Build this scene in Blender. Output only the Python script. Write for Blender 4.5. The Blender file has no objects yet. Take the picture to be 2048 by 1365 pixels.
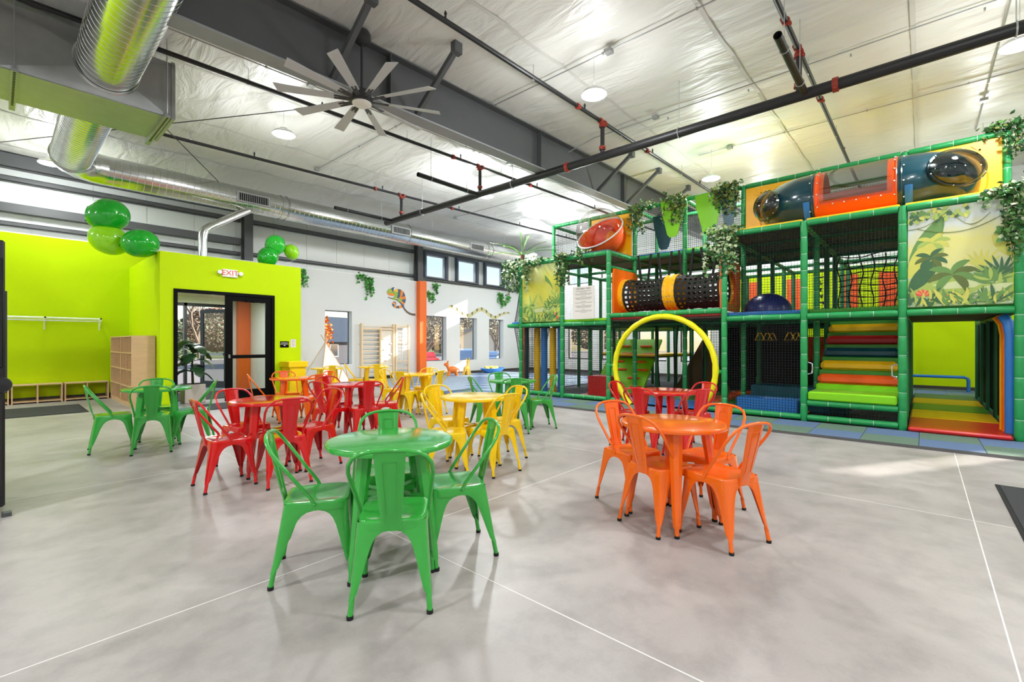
import bpy, bmesh, math, random
from mathutils import Vector, Matrix
R = random.Random(7)
PI = math.pi
scene = bpy.context.scene
COL = scene.collection

# ------------------------------------------------------------------ camera
HEAD = math.atan2(1845 - 1024, 921)          # angle between view direction and world X
cam_d = bpy.data.cameras.new('camera')
cam_d.sensor_width = 36.0
cam_d.lens = 36.0 * 921 / 2048
cam_d.shift_y = 4.5 / 2048
cam_d.clip_end = 400
cam = bpy.data.objects.new('camera', cam_d)
COL.objects.link(cam)
cam.location = (0, 0, 1.34)
cam.rotation_euler = (PI / 2, 0, HEAD - PI / 2)
scene.camera = cam

# ------------------------------------------------------------------ sky, sun, exposure
SUN = Vector((-1.0, 0.6, -0.405)).normalized()   # direction the sunlight travels
world = bpy.data.worlds.new('sky')
scene.world = world
world.use_nodes = True
wn = world.node_tree
wn.nodes.clear()
wo = wn.nodes.new('ShaderNodeOutputWorld')
wb = wn.nodes.new('ShaderNodeBackground')
ws = wn.nodes.new('ShaderNodeTexSky')
ws.sky_type = 'NISHITA'
ws.sun_disc = False
ws.sun_elevation = math.asin(-SUN.z)
ws.sun_rotation = math.atan2(-SUN.x, -SUN.y)
wb.inputs['Strength'].default_value = 0.2
wn.links.new(ws.outputs[0], wb.inputs['Color'])
wn.links.new(wb.outputs[0], wo.inputs['Surface'])
sun_d = bpy.data.lights.new('sun', 'SUN')
sun_d.energy = 6.0
sun_d.angle = 0.009
sun_d.color = (1.0, 0.95, 0.86)
sun = bpy.data.objects.new('sun', sun_d)
COL.objects.link(sun)
sun.rotation_euler = SUN.to_track_quat('-Z', 'Y').to_euler()
sun.location = (40, -24, 20)
LAMP_W = 68.0      # downward disc of each high bay lamp
FILL_W = 92.0      # added point light under each lamp, brightens the ceiling
scene.view_settings.view_transform = 'Standard'
scene.view_settings.look = 'None'
scene.view_settings.exposure = 0.66
scene.view_settings.gamma = 1.0
scene.view_settings.use_curve_mapping = False
try:
    scene.cycles.use_denoising = True
    scene.cycles.max_bounces = 7
    scene.cycles.diffuse_bounces = 4
    scene.cycles.glossy_bounces = 3
    scene.cycles.adaptive_threshold = 0.02
    scene.cycles.transparent_max_bounces = 12
    scene.cycles.sample_clamp_indirect = 6.0
    scene.cycles.caustics_reflective = False
    scene.cycles.caustics_refractive = False
except Exception:
    pass

# ------------------------------------------------------------------ materials
def lin(c):
    c = c / 255.0
    return c / 12.92 if c <= 0.04045 else ((c + 0.055) / 1.055) ** 2.4
def rgb(r, g, b):
    return (lin(r), lin(g), lin(b), 1.0)
MATS = {}
def M(name, col, rough=0.5, metal=0.0, var=0.05, scale=6.0, bump=0.0, bscale=30.0, coat=0.0, spec=0.5,
      trans=0.0, ior=1.45, alpha=1.0, emit=0.0, subsurf=0.0, stretch=None):
    """procedural principled material: base colour broken up by noise, optional noise bump"""
    if name in MATS:
        return MATS[name]
    m = bpy.data.materials.new(name)
    m.use_nodes = True
    nt = m.node_tree
    b = nt.nodes['Principled BSDF']
    tc = nt.nodes.new('ShaderNodeTexCoord')
    src = tc.outputs['Object']
    if stretch:
        mp = nt.nodes.new('ShaderNodeMapping')
        mp.inputs['Scale'].default_value = stretch
        nt.links.new(src, mp.inputs['Vector'])
        src = mp.outputs[0]
    c = rgb(*col)
    if var > 0:
        nz = nt.nodes.new('ShaderNodeTexNoise')
        nz.inputs['Scale'].default_value = scale
        nz.inputs['Detail'].default_value = 3
        nt.links.new(src, nz.inputs['Vector'])
        mx = nt.nodes.new('ShaderNodeMix')
        mx.data_type = 'RGBA'
        lo = tuple(max(0, x * (1 - var)) for x in c[:3]) + (1,)
        hi = tuple(min(1, x * (1 + var)) for x in c[:3]) + (1,)
        mx.inputs[6].default_value = lo
        mx.inputs[7].default_value = hi
        nt.links.new(nz.outputs['Fac'], mx.inputs[0])
        nt.links.new(mx.outputs[2], b.inputs['Base Color'])
    else:
        b.inputs['Base Color'].default_value = c
    b.inputs['Roughness'].default_value = rough
    b.inputs['Metallic'].default_value = metal
    b.inputs['Specular IOR Level'].default_value = spec
    b.inputs['Coat Weight'].default_value = coat
    b.inputs['Coat Roughness'].default_value = 0.08
    b.inputs['Transmission Weight'].default_value = trans
    b.inputs['IOR'].default_value = ior
    b.inputs['Alpha'].default_value = alpha
    if subsurf:
        b.inputs['Subsurface Weight'].default_value = subsurf
    if emit:
        b.inputs['Emission Color'].default_value = c
        b.inputs['Emission Strength'].default_value = emit
    if bump:
        n2 = nt.nodes.new('ShaderNodeTexNoise')
        n2.inputs['Scale'].default_value = bscale
        n2.inputs['Detail'].default_value = 4
        nt.links.new(src, n2.inputs['Vector'])
        bp = nt.nodes.new('ShaderNodeBump')
        bp.inputs['Strength'].default_value = bump
        bp.inputs['Distance'].default_value = 0.02
        nt.links.new(n2.outputs['Fac'], bp.inputs['Height'])
        nt.links.new(bp.outputs[0], b.inputs['Normal'])
    MATS[name] = m
    return m

def glass_mat(name, tint=(255, 255, 255), fac=0.06, rough=0.0):
    """thin clear pane: mostly transparent, a little mirror"""
    if name in MATS:
        return MATS[name]
    m = bpy.data.materials.new(name)
    m.use_nodes = True
    nt = m.node_tree
    nt.nodes.clear()
    o = nt.nodes.new('ShaderNodeOutputMaterial')
    t = nt.nodes.new('ShaderNodeBsdfTransparent')
    t.inputs['Color'].default_value = rgb(*tint)
    g = nt.nodes.new('ShaderNodeBsdfGlossy')
    g.inputs['Roughness'].default_value = rough
    f = nt.nodes.new('ShaderNodeLayerWeight')
    f.inputs['Blend'].default_value = 0.5
    pw = nt.nodes.new('ShaderNodeMath')
    pw.operation = 'POWER'
    pw.inputs[1].default_value = 4.0
    nt.links.new(f.outputs['Facing'], pw.inputs[0])
    ma = nt.nodes.new('ShaderNodeMath')
    ma.operation = 'MULTIPLY_ADD'
    ma.inputs[1].default_value = 0.8
    ma.inputs[2].default_value = fac * .5
    mx = nt.nodes.new('ShaderNodeMixShader')
    nt.links.new(pw.outputs[0], ma.inputs[0])
    nt.links.new(ma.outputs[0], mx.inputs[0])
    nt.links.new(t.outputs[0], mx.inputs[1])
    nt.links.new(g.outputs[0], mx.inputs[2])
    nt.links.new(mx.outputs[0], o.inputs['Surface'])
    MATS[name] = m
    return m

def concrete_mat():
    m = bpy.data.materials.new('polished_concrete')
    m.use_nodes = True
    nt = m.node_tree
    b = nt.nodes['Principled BSDF']
    tc = nt.nodes.new('ShaderNodeTexCoord')
    n1 = nt.nodes.new('ShaderNodeTexNoise'); n1.inputs['Scale'].default_value = 0.9; n1.inputs['Detail'].default_value = 6; n1.inputs['Distortion'].default_value = 0.7
    n2 = nt.nodes.new('ShaderNodeTexNoise'); n2.inputs['Scale'].default_value = 4.0; n2.inputs['Detail'].default_value = 8; n2.inputs['Roughness'].default_value = 0.65
    n3 = nt.nodes.new('ShaderNodeTexNoise'); n3.inputs['Scale'].default_value = 90; n3.inputs['Detail'].default_value = 2
    for n in (n1, n2, n3):
        nt.links.new(tc.outputs['Object'], n.inputs['Vector'])
    r1 = nt.nodes.new('ShaderNodeValToRGB')
    r1.color_ramp.elements[0].position = 0.32; r1.color_ramp.elements[0].color = rgb(158, 151, 148)
    r1.color_ramp.elements[1].position = 0.68; r1.color_ramp.elements[1].color = rgb(182, 175, 172)
    nt.links.new(n1.outputs['Fac'], r1.inputs[0])
    r2 = nt.nodes.new('ShaderNodeValToRGB')
    r2.color_ramp.elements[0].position = 0.34; r2.color_ramp.elements[0].color = (0.62, 0.62, 0.63, 1)
    r2.color_ramp.elements[1].position = 0.56; r2.color_ramp.elements[1].color = (1, 1, 1, 1)
    nt.links.new(n2.outputs['Fac'], r2.inputs[0])
    mx = nt.nodes.new('ShaderNodeMix'); mx.data_type = 'RGBA'; mx.blend_type = 'MULTIPLY'; mx.inputs[0].default_value = 0.5
    nt.links.new(r1.outputs[0], mx.inputs[6]); nt.links.new(r2.outputs[0], mx.inputs[7])
    r3 = nt.nodes.new('ShaderNodeMapRange'); r3.inputs['To Min'].default_value = 0.93; r3.inputs['To Max'].default_value = 1.05
    nt.links.new(n3.outputs['Fac'], r3.inputs['Value'])
    m2 = nt.nodes.new('ShaderNodeMix'); m2.data_type = 'RGBA'; m2.blend_type = 'MULTIPLY'; m2.inputs[0].default_value = 1
    nt.links.new(mx.outputs[2], m2.inputs[6]); nt.links.new(r3.outputs[0], m2.inputs[7])
    nt.links.new(m2.outputs[2], b.inputs['Base Color'])
    rr = nt.nodes.new('ShaderNodeMapRange'); rr.inputs['To Min'].default_value = 0.30; rr.inputs['To Max'].default_value = 0.48
    nt.links.new(n2.outputs['Fac'], rr.inputs['Value'])
    nt.links.new(rr.outputs[0], b.inputs['Roughness'])
    b.inputs['Specular IOR Level'].default_value = 0.45
    return m

def foil_mat():
    """white vinyl-faced roof insulation: wrinkled, half glossy"""
    m = bpy.data.materials.new('white_foil_insulation')
    m.use_nodes = True
    nt = m.node_tree
    b = nt.nodes['Principled BSDF']
    b.inputs['Base Color'].default_value = rgb(232, 231, 226)
    b.inputs['Roughness'].default_value = 0.42
    b.inputs['Specular IOR Level'].default_value = 0.7
    tc = nt.nodes.new('ShaderNodeTexCoord')
    mp = nt.nodes.new('ShaderNodeMapping'); mp.inputs['Scale'].default_value = (3.2, 0.8, 1)
    n1 = nt.nodes.new('ShaderNodeTexNoise'); n1.inputs['Scale'].default_value = 1.1; n1.inputs['Detail'].default_value = 5; n1.inputs['Distortion'].default_value = 0.8
    nt.links.new(tc.outputs['Object'], mp.inputs['Vector'])
    nt.links.new(mp.outputs[0], n1.inputs['Vector'])
    bp = nt.nodes.new('ShaderNodeBump'); bp.inputs['Strength'].default_value = 0.55; bp.inputs['Distance'].default_value = 0.12
    nt.links.new(n1.outputs['Fac'], bp.inputs['Height'])
    nt.links.new(bp.outputs[0], b.inputs['Normal'])
    return m

# ------------------------------------------------------------------ mesh builder
class MB:
    def __init__(s):
        s.v = []; s.f = []; s.mi = []
    def add(s, vs, fs, mi=0):
        o = len(s.v)
        s.v += [tuple(p) for p in vs]
        s.f += [tuple(i + o for i in f) for f in fs]
        s.mi += [mi] * len(fs)
        return s
    def box(s, c, d, rot=None, mi=0, ch=0.0):
        hx, hy, hz = d[0] / 2, d[1] / 2, d[2] / 2
        c = Vector(c)
        if ch <= 0:
            vs = [Vector((x, y, z)) for x in (-hx, hx) for y in (-hy, hy) for z in (-hz, hz)]
            fs = [(0, 1, 3, 2), (4, 6, 7, 5), (0, 4, 5, 1), (2, 3, 7, 6), (0, 2, 6, 4), (1, 5, 7, 3)]
        else:
            ch = min(ch, hx * .9, hy * .9, hz * .9)
            vs = []; idx = {}
            for i, sx in enumerate((-1, 1)):
                for j, sy in enumerate((-1, 1)):
                    for k, sz in enumerate((-1, 1)):
                        for a in range(3):
                            p = [sx * (hx - ch), sy * (hy - ch), sz * (hz - ch)]
                            p[a] = (sx, sy, sz)[a] * (hx, hy, hz)[a]
                            idx[(i, j, k, a)] = len(vs); vs.append(Vector(p))
            q = lambda i, j, k, a: idx[(i, j, k, a)]
            fs = []
            for i in (0, 1):
                fs.append((q(i, 0, 0, 0), q(i, 1, 0, 0), q(i, 1, 1, 0), q(i, 0, 1, 0))[::1 if i else -1])
                fs.append((q(0, i, 0, 1), q(0, i, 1, 1), q(1, i, 1, 1), q(1, i, 0, 1))[::1 if i else -1])
                fs.append((q(0, 0, i, 2), q(1, 0, i, 2), q(1, 1, i, 2), q(0, 1, i, 2))[::1 if i else -1])
            for i in (0, 1):
                for j in (0, 1):
                    f = 1 if (i == j) else -1
                    fs.append((q(i, j, 0, 0), q(i, j, 0, 1), q(i, j, 1, 1), q(i, j, 1, 0))[::f])
                    fs.append((q(i, 0, j, 0), q(i, 1, j, 0), q(i, 1, j, 2), q(i, 0, j, 2))[::-f])
                    fs.append((q(0, i, j, 1), q(0, i, j, 2), q(1, i, j, 2), q(1, i, j, 1))[::f])
            for i in (0, 1):
                for j in (0, 1):
                    for k in (0, 1):
                        t = (q(i, j, k, 0), q(i, j, k, 1), q(i, j, k, 2))
                        fs.append(t if (i + j + k) % 2 else t[::-1])
        if rot is not None:
            vs = [rot @ p for p in vs]
        return s.add([p + c for p in vs], fs, mi)
    def b2(s, x0, x1, y0, y1, z0, z1, mi=0, ch=0.0):
        return s.box(((x0 + x1) / 2, (y0 + y1) / 2, (z0 + z1) / 2), (abs(x1 - x0), abs(y1 - y0), abs(z1 - z0)), None, mi, ch)
    def tube(s, pts, r, n=8, mi=0, closed=False, caps=True, radii=None, flat=None):
        pts = [Vector(p) for p in pts]
        N = len(pts)
        T = []
        for i in range(N):
            if closed:
                t = pts[(i + 1) % N] - pts[i - 1]
            else:
                t = pts[min(i + 1, N - 1)] - pts[max(i - 1, 0)]
            T.append(t.normalized() if t.length > 1e-9 else Vector((0, 0, 1)))
        up = Vector((0, 0, 1)) if abs(T[0].z) < 0.9 else Vector((1, 0, 0))
        u = (up - T[0] * up.dot(T[0])).normalized()
        vs = []
        for i in range(N):
            u = (u - T[i] * u.dot(T[i]))
            u = u.normalized() if u.length > 1e-6 else T[i].orthogonal().normalized()
            w = T[i].cross(u)
            rr = radii[i] if radii else r
            for k in range(n):
                a = 2 * PI * k / n
                ca, sa = math.cos(a), math.sin(a)
                if flat:
                    vs.append(pts[i] + u * (rr * flat[0] * ca) + w * (rr * flat[1] * sa))
                else:
                    vs.append(pts[i] + u * (rr * ca) + w * (rr * sa))
        fs = []
        L = N if closed else N - 1
        for i in range(L):
            j = (i + 1) % N
            for k in range(n):
                k2 = (k + 1) % n
                fs.append((i * n + k, i * n + k2, j * n + k2, j * n + k))
        if caps and not closed:
            fs.append(tuple(range(n))[::-1])
            fs.append(tuple((N - 1) * n + k for k in range(n)))
        return s.add(vs, fs, mi)
    def cyl(s, p0, p1, r, r1=None, n=12, mi=0, caps=True):
        return s.tube([p0, p1], r, n, mi, caps=caps, radii=[r, r if r1 is None else r1])
    def lathe(s, prof, n=24, mat=None, mi=0, a0=0.0, a1=2 * PI, sx=1.0, sy=1.0):
        full = abs(a1 - a0 - 2 * PI) < 1e-6
        cnt = n if full else n + 1
        vs = []
        for r, z in prof:
            for k in range(cnt):
                a = a0 + (a1 - a0) * k / n
                p = Vector((r * math.cos(a) * sx, r * math.sin(a) * sy, z))
                vs.append(mat @ p if mat else p)
        fs = []
        for i in range(len(prof) - 1):
            for k in range(n):
                k2 = (k + 1) % cnt
                fs.append((i * cnt + k, i * cnt + k2, (i + 1) * cnt + k2, (i + 1) * cnt + k))
        return s.add(vs, fs, mi)
    def prism(s, poly, d, mat=None, mi=0):
        """2-D polygon in local xy extruded from z=0 to z=d"""
        n = len(poly)
        area = sum(poly[i][0] * poly[(i + 1) % n][1] - poly[(i + 1) % n][0] * poly[i][1] for i in range(n))
        if area < 0:
            poly = poly[::-1]
        vs = [Vector((x, y, 0)) for x, y in poly] + [Vector((x, y, d)) for x, y in poly]
        if mat:
            vs = [mat @ p for p in vs]
        fs = [tuple(range(n))[::-1], tuple(range(n, 2 * n))] + [(i, (i + 1) % n, n + (i + 1) % n, n + i) for i in range(n)]
        return s.add(vs, fs, mi)
    def sphere(s, c, r, n=16, m=10, mi=0, sc=(1, 1, 1), rot=None):
        vs = []
        c = Vector(c)
        for i in range(m + 1):
            t = PI * i / m
            for k in range(n):
                a = 2 * PI * k / n
                p = Vector((r * sc[0] * math.sin(t) * math.cos(a), r * sc[1] * math.sin(t) * math.sin(a), r * sc[2] * math.cos(t)))
                vs.append((rot @ p if rot else p) + c)
        fs = [(i * n + k, (i + 1) * n + k, (i + 1) * n + (k + 1) % n, i * n + (k + 1) % n) for i in range(m) for k in range(n)]
        return s.add(vs, fs, mi)
    def grid(s, rows, mi=0, flip=False):
        n = len(rows[0])
        vs = [p for r in rows for p in r]
        fs = []
        for i in range(len(rows) - 1):
            for j in range(n - 1):
                f = (i * n + j, i * n + j + 1, (i + 1) * n + j + 1, (i + 1) * n + j)
                fs.append(f[::-1] if flip else f)
        return s.add(vs, fs, mi)
    def mesh(s, name, mats, smooth=35):
        me = bpy.data.meshes.new(name)
        me.from_pydata(s.v, [], s.f)
        for m in mats:
            me.materials.append(m)
        if len(mats) > 1:
            me.polygons.foreach_set('material_index', s.mi)
        if smooth:
            me.shade_smooth()
            me.set_sharp_from_angle(angle=math.radians(smooth))
        me.update()
        return me
    def build(s, name, mats, parent=None, smooth=35):
        if not isinstance(mats, (list, tuple)):
            mats = [mats]
        return put(name, s.mesh(name, mats, smooth), parent)

def put(name, me, parent=None, loc=None, rot=None, world=True):
    o = bpy.data.objects.new(name, me)
    COL.objects.link(o)
    if parent is not None:
        o.parent = parent
        if world and parent.type == 'EMPTY' and loc is None:
            o.location = -parent.location      # vertices are written in room coordinates
    if loc is not None:
        o.location = loc
    if rot is not None:
        o.rotation_euler = rot
    return o
def tag(o, label=None, cat=None, group=None, kind=None):
    if label: o['label'] = label
    if cat: o['category'] = cat
    if group: o['group'] = group
    if kind: o['kind'] = kind
    return o
def thing(name, label, cat, loc=(0, 0, 0), rz=0.0, group=None):
    o = bpy.data.objects.new(name, None)
    COL.objects.link(o)
    o.location = loc
    o.rotation_euler = (0, 0, rz)
    o.empty_display_size = 0.1
    return tag(o, label, cat, group)
def struct(o, label=None):
    o['kind'] = 'structure'
    if label: o['label'] = label
    return o
def text_mesh(s, size, mat, depth=0.002):
    cu = bpy.data.curves.new('lettering', 'FONT')
    cu.body = s
    cu.size = size
    cu.extrude = depth
    cu.align_x = 'CENTER'
    cu.align_y = 'CENTER'
    cu.resolution_u = 2
    o = bpy.data.objects.new('lettering', cu)
    COL.objects.link(o)
    dg = bpy.context.evaluated_depsgraph_get()
    me = bpy.data.meshes.new_from_object(o.evaluated_get(dg))
    bpy.data.objects.remove(o)
    me.materials.clear()
    me.materials.append(mat)
    return me
# ------------------------------------------------------------------ shared materials
lime = M('lime_wall_paint', (188, 219, 0), .6, var=.02, scale=2, spec=.15)
white = M('white_wall_paint', (224, 225, 222), .6, var=.02, scale=2, spec=.3)
metalwhite = M('white_metal_liner', (236, 240, 238), .42, var=.02, stretch=(1, 1, .05), scale=14)
steel = M('charcoal_steel_paint', (86, 88, 90), .5, var=.08, scale=4)
black = M('black_metal', (5, 5, 6), .55, var=.1, spec=.12)
rubber = M('black_rubber', (22, 22, 23), .8, var=.15)
galv = M('galvanised_steel', (205, 207, 206), .2, 1.0, var=.08, scale=5)
galvflat = M('galvanised_sheet', (176, 178, 178), .38, .8, var=.12, scale=7)
wood = M('maple_wood', (212, 176, 134), .5, var=.16, scale=3, stretch=(1, 1, 14))
orangep = M('orange_paint', (238, 108, 32), .5, var=.03)
pane = glass_mat('window_glass')
whitepl = M('white_plastic', (235, 235, 233), .4, var=.02)
basem = M('charcoal_vinyl_base', (62, 58, 54), .6, var=.1)

def rects(x0, x1, z0, z1, holes):
    xs = sorted(set([x0, x1] + [v for h in holes for v in h[:2] if x0 < v < x1]))
    zs = sorted(set([z0, z1] + [v for h in holes for v in h[2:] if z0 < v < z1]))
    out = []
    for i in range(len(xs) - 1):
        run = None
        for j in range(len(zs) - 1):
            cx, cz = (xs[i] + xs[i + 1]) / 2, (zs[j] + zs[j + 1]) / 2
            hit = any(h[0] < cx < h[1] and h[2] < cz < h[3] for h in holes)
            if hit:
                run = None
            elif run is None:
                run = [xs[i], xs[i + 1], zs[j], zs[j + 1]]; out.append(run)
            else:
                run[3] = zs[j + 1]
    return out
def wall_y(x0, x1, y0, y1, z0, z1, holes=()):
    b = MB()
    for a in rects(x0, x1, z0, z1, holes):
        b.b2(a[0], a[1], y0, y1, a[2], a[3])
    return b
def wall_x(y0, y1, x0, x1, z0, z1, holes=()):
    b = MB()
    for a in rects(y0, y1, z0, z1, holes):
        b.b2(x0, x1, a[0], a[1], a[2], a[3])
    return b

# ------------------------------------------------------------------ floor
XW, YW = 18.1, 15.1                  # right wall plane, back wall plane
X0, Y0 = -8.0, -9.5
floor = struct(MB().b2(X0, XW, Y0, YW + .3, -.2, 0).build('floor', concrete_mat(), smooth=0))
jm = M('floor_joint_filler', (226, 222, 218), .5, var=.05)
for k in range(-3, 4):
    y = 2.76 + 3.05 * k
    MB().b2(X0 + .1, 7.78 if y > -1.6 else XW - .1, y - .0035, y + .0035, 0, .0008).build('joint', jm, floor, 0)
for k in range(-3, 2):
    x = 1.86 + 3.05 * k
    MB().b2(x - .0035, x + .0035, Y0 + .1, YW - .1, 0, .0008).build('joint', jm, floor, 0)

# ------------------------------------------------------------------ ceiling: sagging insulation bays between purlins
def ceil_z(x):
    return 5.62 + .024 * x
rows = []
nx, ny = 140, 70
for i in range(nx + 1):
    x = X0 + (XW + .4 - X0) * i / nx
    r = []
    for j in range(ny + 1):
        y = Y0 + (YW + .42 - Y0) * j / ny
        ph = (x % 1.52) / 1.52
        sag = .055 * math.sin(PI * ph) ** .7
        sy = .012 * math.sin(PI * ((y % 1.9) / 1.9))
        r.append((x, y, ceil_z(x) - sag - sy + .05 + R.uniform(-.004, .004)))
    rows.append(r)
ceiling = struct(MB().grid(rows).build('ceiling', foil_mat(), smooth=80))
seamm = M('white_seam_tape', (214, 213, 208), .45, var=.03)
for k in range(12):
    y = Y0 + 1.2 + 2.1 * k
    b = MB()
    rr = [[(X0 + (XW - X0) * i / 70, y + d, ceil_z(X0 + (XW - X0) * i / 70) - (.055 * math.sin(PI * (((X0 + (XW - X0) * i / 70) % 1.52) / 1.52)) ** .7) - .012 + .046) for d in (-.03, .03)] for i in range(71)]
    b.grid(rr).build('seam', seamm, ceiling, 0)

# ------------------------------------------------------------------ back wall (lower painted wall, upper metal liner)
LOW = 3.8
WIN = [(7.425, 8.413), (11.70, 12.756), (13.52, 14.55), (15.33, 16.32)]
WZ0, WZ1 = .60, 2.47
EXT = (2.62, 4.62, -.01, 2.46)       # outer entrance opening
wall_y(X0, 3.02, YW, YW + .32, 0, LOW, [EXT]).build('wall_back_green', lime, smooth=0)['kind'] = 'structure'
holes = [(a, b, WZ0, WZ1) for a, b in WIN] + [EXT]
wall_y(3.02, XW + .3, YW, YW + .32, 0, LOW, holes).build('wall_back', white, smooth=0)['kind'] = 'structure'
for n, (xa, xb) in (('baseboard_left', (X0, 2.27)), ('baseboard_back', (5.19, XW))):
    struct(MB().b2(xa, xb, YW - .012, YW, 0, .11).build(n, basem, smooth=0))
CLER = [(11.90, 12.98), (13.66, 14.82), (15.42, 16.58)]
CZ0, CZ1 = 4.10, 5.08
wall_up = struct(wall_y(X0, XW + .3, YW + .42, YW + .5, LOW - .1, 6.3, [(a, b, CZ0, CZ1) for a, b in CLER]).build('wall_back_upper', metalwhite, smooth=0))
x = X0
while x < XW:                          # liner panels, one proud sheet each
    xe = min(x + 1.07, XW)
    hs = [(a, b, CZ0, CZ1) for a, b in CLER]
    wall_y(x + .006, xe - .006, YW + .40, YW + .42, LOW - .05, 6.1, hs).build('panel', metalwhite, wall_up, 0)
    x = xe
struct(MB().b2(X0, XW, YW, YW + .40, LOW, LOW + .02).build('trim_1', M('white_ledge', (240, 240, 238), .4, var=.02), smooth=0))
# girts and eave strut of the steel frame
def girt(n, xa, xb, z0, z1, d=.2):
    b = MB()
    b.b2(xa, xb, YW + .40 - d, YW + .40 - d + .012, z0, z1)
    b.b2(xa, xb, YW + .40 - d, YW + .40, z0, z0 + .012)
    b.b2(xa, xb, YW + .40 - d, YW + .40, z1 - .012, z1)
    struct(b.build('trim_%d' % n, steel, smooth=0))
girt(2, X0, 5.0, 5.30, 5.62, .22)
girt(3, X0, 4.92, 5.00, 5.12, .16)
girt(4, X0, 4.92, 4.30, 4.50, .20)
girt(5, X0, 4.92, 3.99, 4.09, .16)
girt(6, 5.22, 11.3, 5.00, 5.12, .16)
girt(7, 5.22, 11.3, 4.02, 4.12, .16)
girt(8, 11.55, XW, 5.16, 5.24, .10)
girt(9, 11.55, XW, 3.96, 4.06, .16)
girt(10, 5.22, XW, 5.40, 5.70, .22)
# clerestory windows
dark_blue = M('slate_window_channel', (84, 94, 108), .45, var=.06)
wframe = M('white_window_frame', (228, 230, 232), .4, var=.02)
wi = 0
def frame_y(x0, x1, z0, z1, y0, y1, t):
    b = MB()
    b.b2(x0, x0 + t, y0, y1, z0, z1); b.b2(x1 - t, x1, y0, y1, z0, z1)
    b.b2(x0 + t, x1 - t, y0, y1, z0, z0 + t); b.b2(x0 + t, x1 - t, y0, y1, z1 - t, z1)
    return b
for a, b_ in CLER:
    wi += 1
    w = struct(frame_y(a - .09, b_ + .09, CZ0 - .07, CZ1 + .07, YW + .24, YW + .42, .09).build('window_%d' % wi, dark_blue, smooth=0))
    frame_y(a, b_, CZ0, CZ1, YW + .38, YW + .46, .07).build('window_frame', wframe, w, 0)
    MB().b2(a + .07, b_ - .07, YW + .425, YW + .431, CZ0 + .07, CZ1 - .07).build('pane', pane, w, 0)
# tall lower windows
dframe = M('dark_bronze_frame', (40, 44, 48), .4, var=.08)
for a, b_ in WIN:
    wi += 1
    w = struct(frame_y(a + .0, b_, WZ0, WZ1, YW + .235, YW + .265, .02).build('window_%d' % wi, dframe, smooth=0))
    MB().b2(a + .02, b_ - .02, YW + .248, YW + .253, WZ0 + .02, WZ1 - .02).build('pane', pane, w, 0)
    MB().b2(a, b_, YW - .01, YW + .22, WZ0 - .02, WZ0).build('window_sill', whitepl, w, 0)

# right wall with the windows the sun comes through
RW = [(11.35, 12.6), (9.55, 10.8), (7.75, 9.0), (6.0, 7.2), (-7.15, -6.6)]
rh = [(a, b, CZ0, CZ1) for a, b in RW] + [(a, b, WZ0, WZ1) for a, b in RW[:4]]
struct(wall_x(Y0, 5.2, XW, XW + .3, 0, LOW, rh).build('wall_right', lime, smooth=0))
struct(wall_x(5.2, YW + .5, XW, XW + .3, 0, LOW, rh).build('wall_right_white', white, smooth=0))
struct(wall_x(Y0, YW + .5, XW + .02, XW + .3, LOW, 6.4, rh).build('wall_right_upper', metalwhite, smooth=0))
struct(MB().b2(XW - .012, XW, Y0, YW, 0, .11).build('baseboard_right', basem, smooth=0))
for a, b_ in RW:
    for z0, z1 in ((CZ0, CZ1), (WZ0, WZ1)):
        if a < 0 and z0 < 1: continue
        wi += 1
        b = MB()
        for (p, q, r, t) in ((a, a + .05, z0, z1), (b_ - .05, b_, z0, z1), (a, b_, z0, z0 + .05), (a, b_, z1 - .05, z1)):
            b.b2(XW + .1, XW + .18, p, q, r, t)
        struct(b.build('window_%d' % wi, dframe, smooth=0))
struct(MB().b2(X0 - .3, X0, Y0 - .3, YW + .5, 0, 6.2).build('wall_left', white, smooth=0))
struct(MB().b2(X0 - .3, XW + .3, Y0 - .3, Y0, 0, 6.4).build('wall_front', white, smooth=0))

# ------------------------------------------------------------------ entrance vestibule
GY = 11.8; VX0, VX1, VZ = 2.27, 5.17, 3.26
DX0, DX1, DZ = 2.50, 4.53, 2.50
struct(wall_y(VX0, VX1, GY, GY + .14, 0, VZ, [(DX0, DX1, -.01, DZ)]).build('wall_entry', lime, smooth=0))
struct(MB().b2(VX0, VX0 + .12, GY + .14, YW, 0, VZ).build('wall_entry_side', lime, smooth=0))
struct(MB().b2(VX1 - .12, VX1, GY + .14, YW, 0, VZ).build('wall_entry_far_side', white, smooth=0))
cream = M('cream_soffit', (206, 197, 180), .6, var=.03)
struct(MB().b2(VX0 + .12, VX1 - .12, GY + .14, YW, 2.62, 2.72).build('ceiling_entry', cream, smooth=0))
struct(MB().b2(VX0 - .012, VX0, GY, 12.1, 0, .11).build('baseboard_entry', basem, smooth=0))
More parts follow.
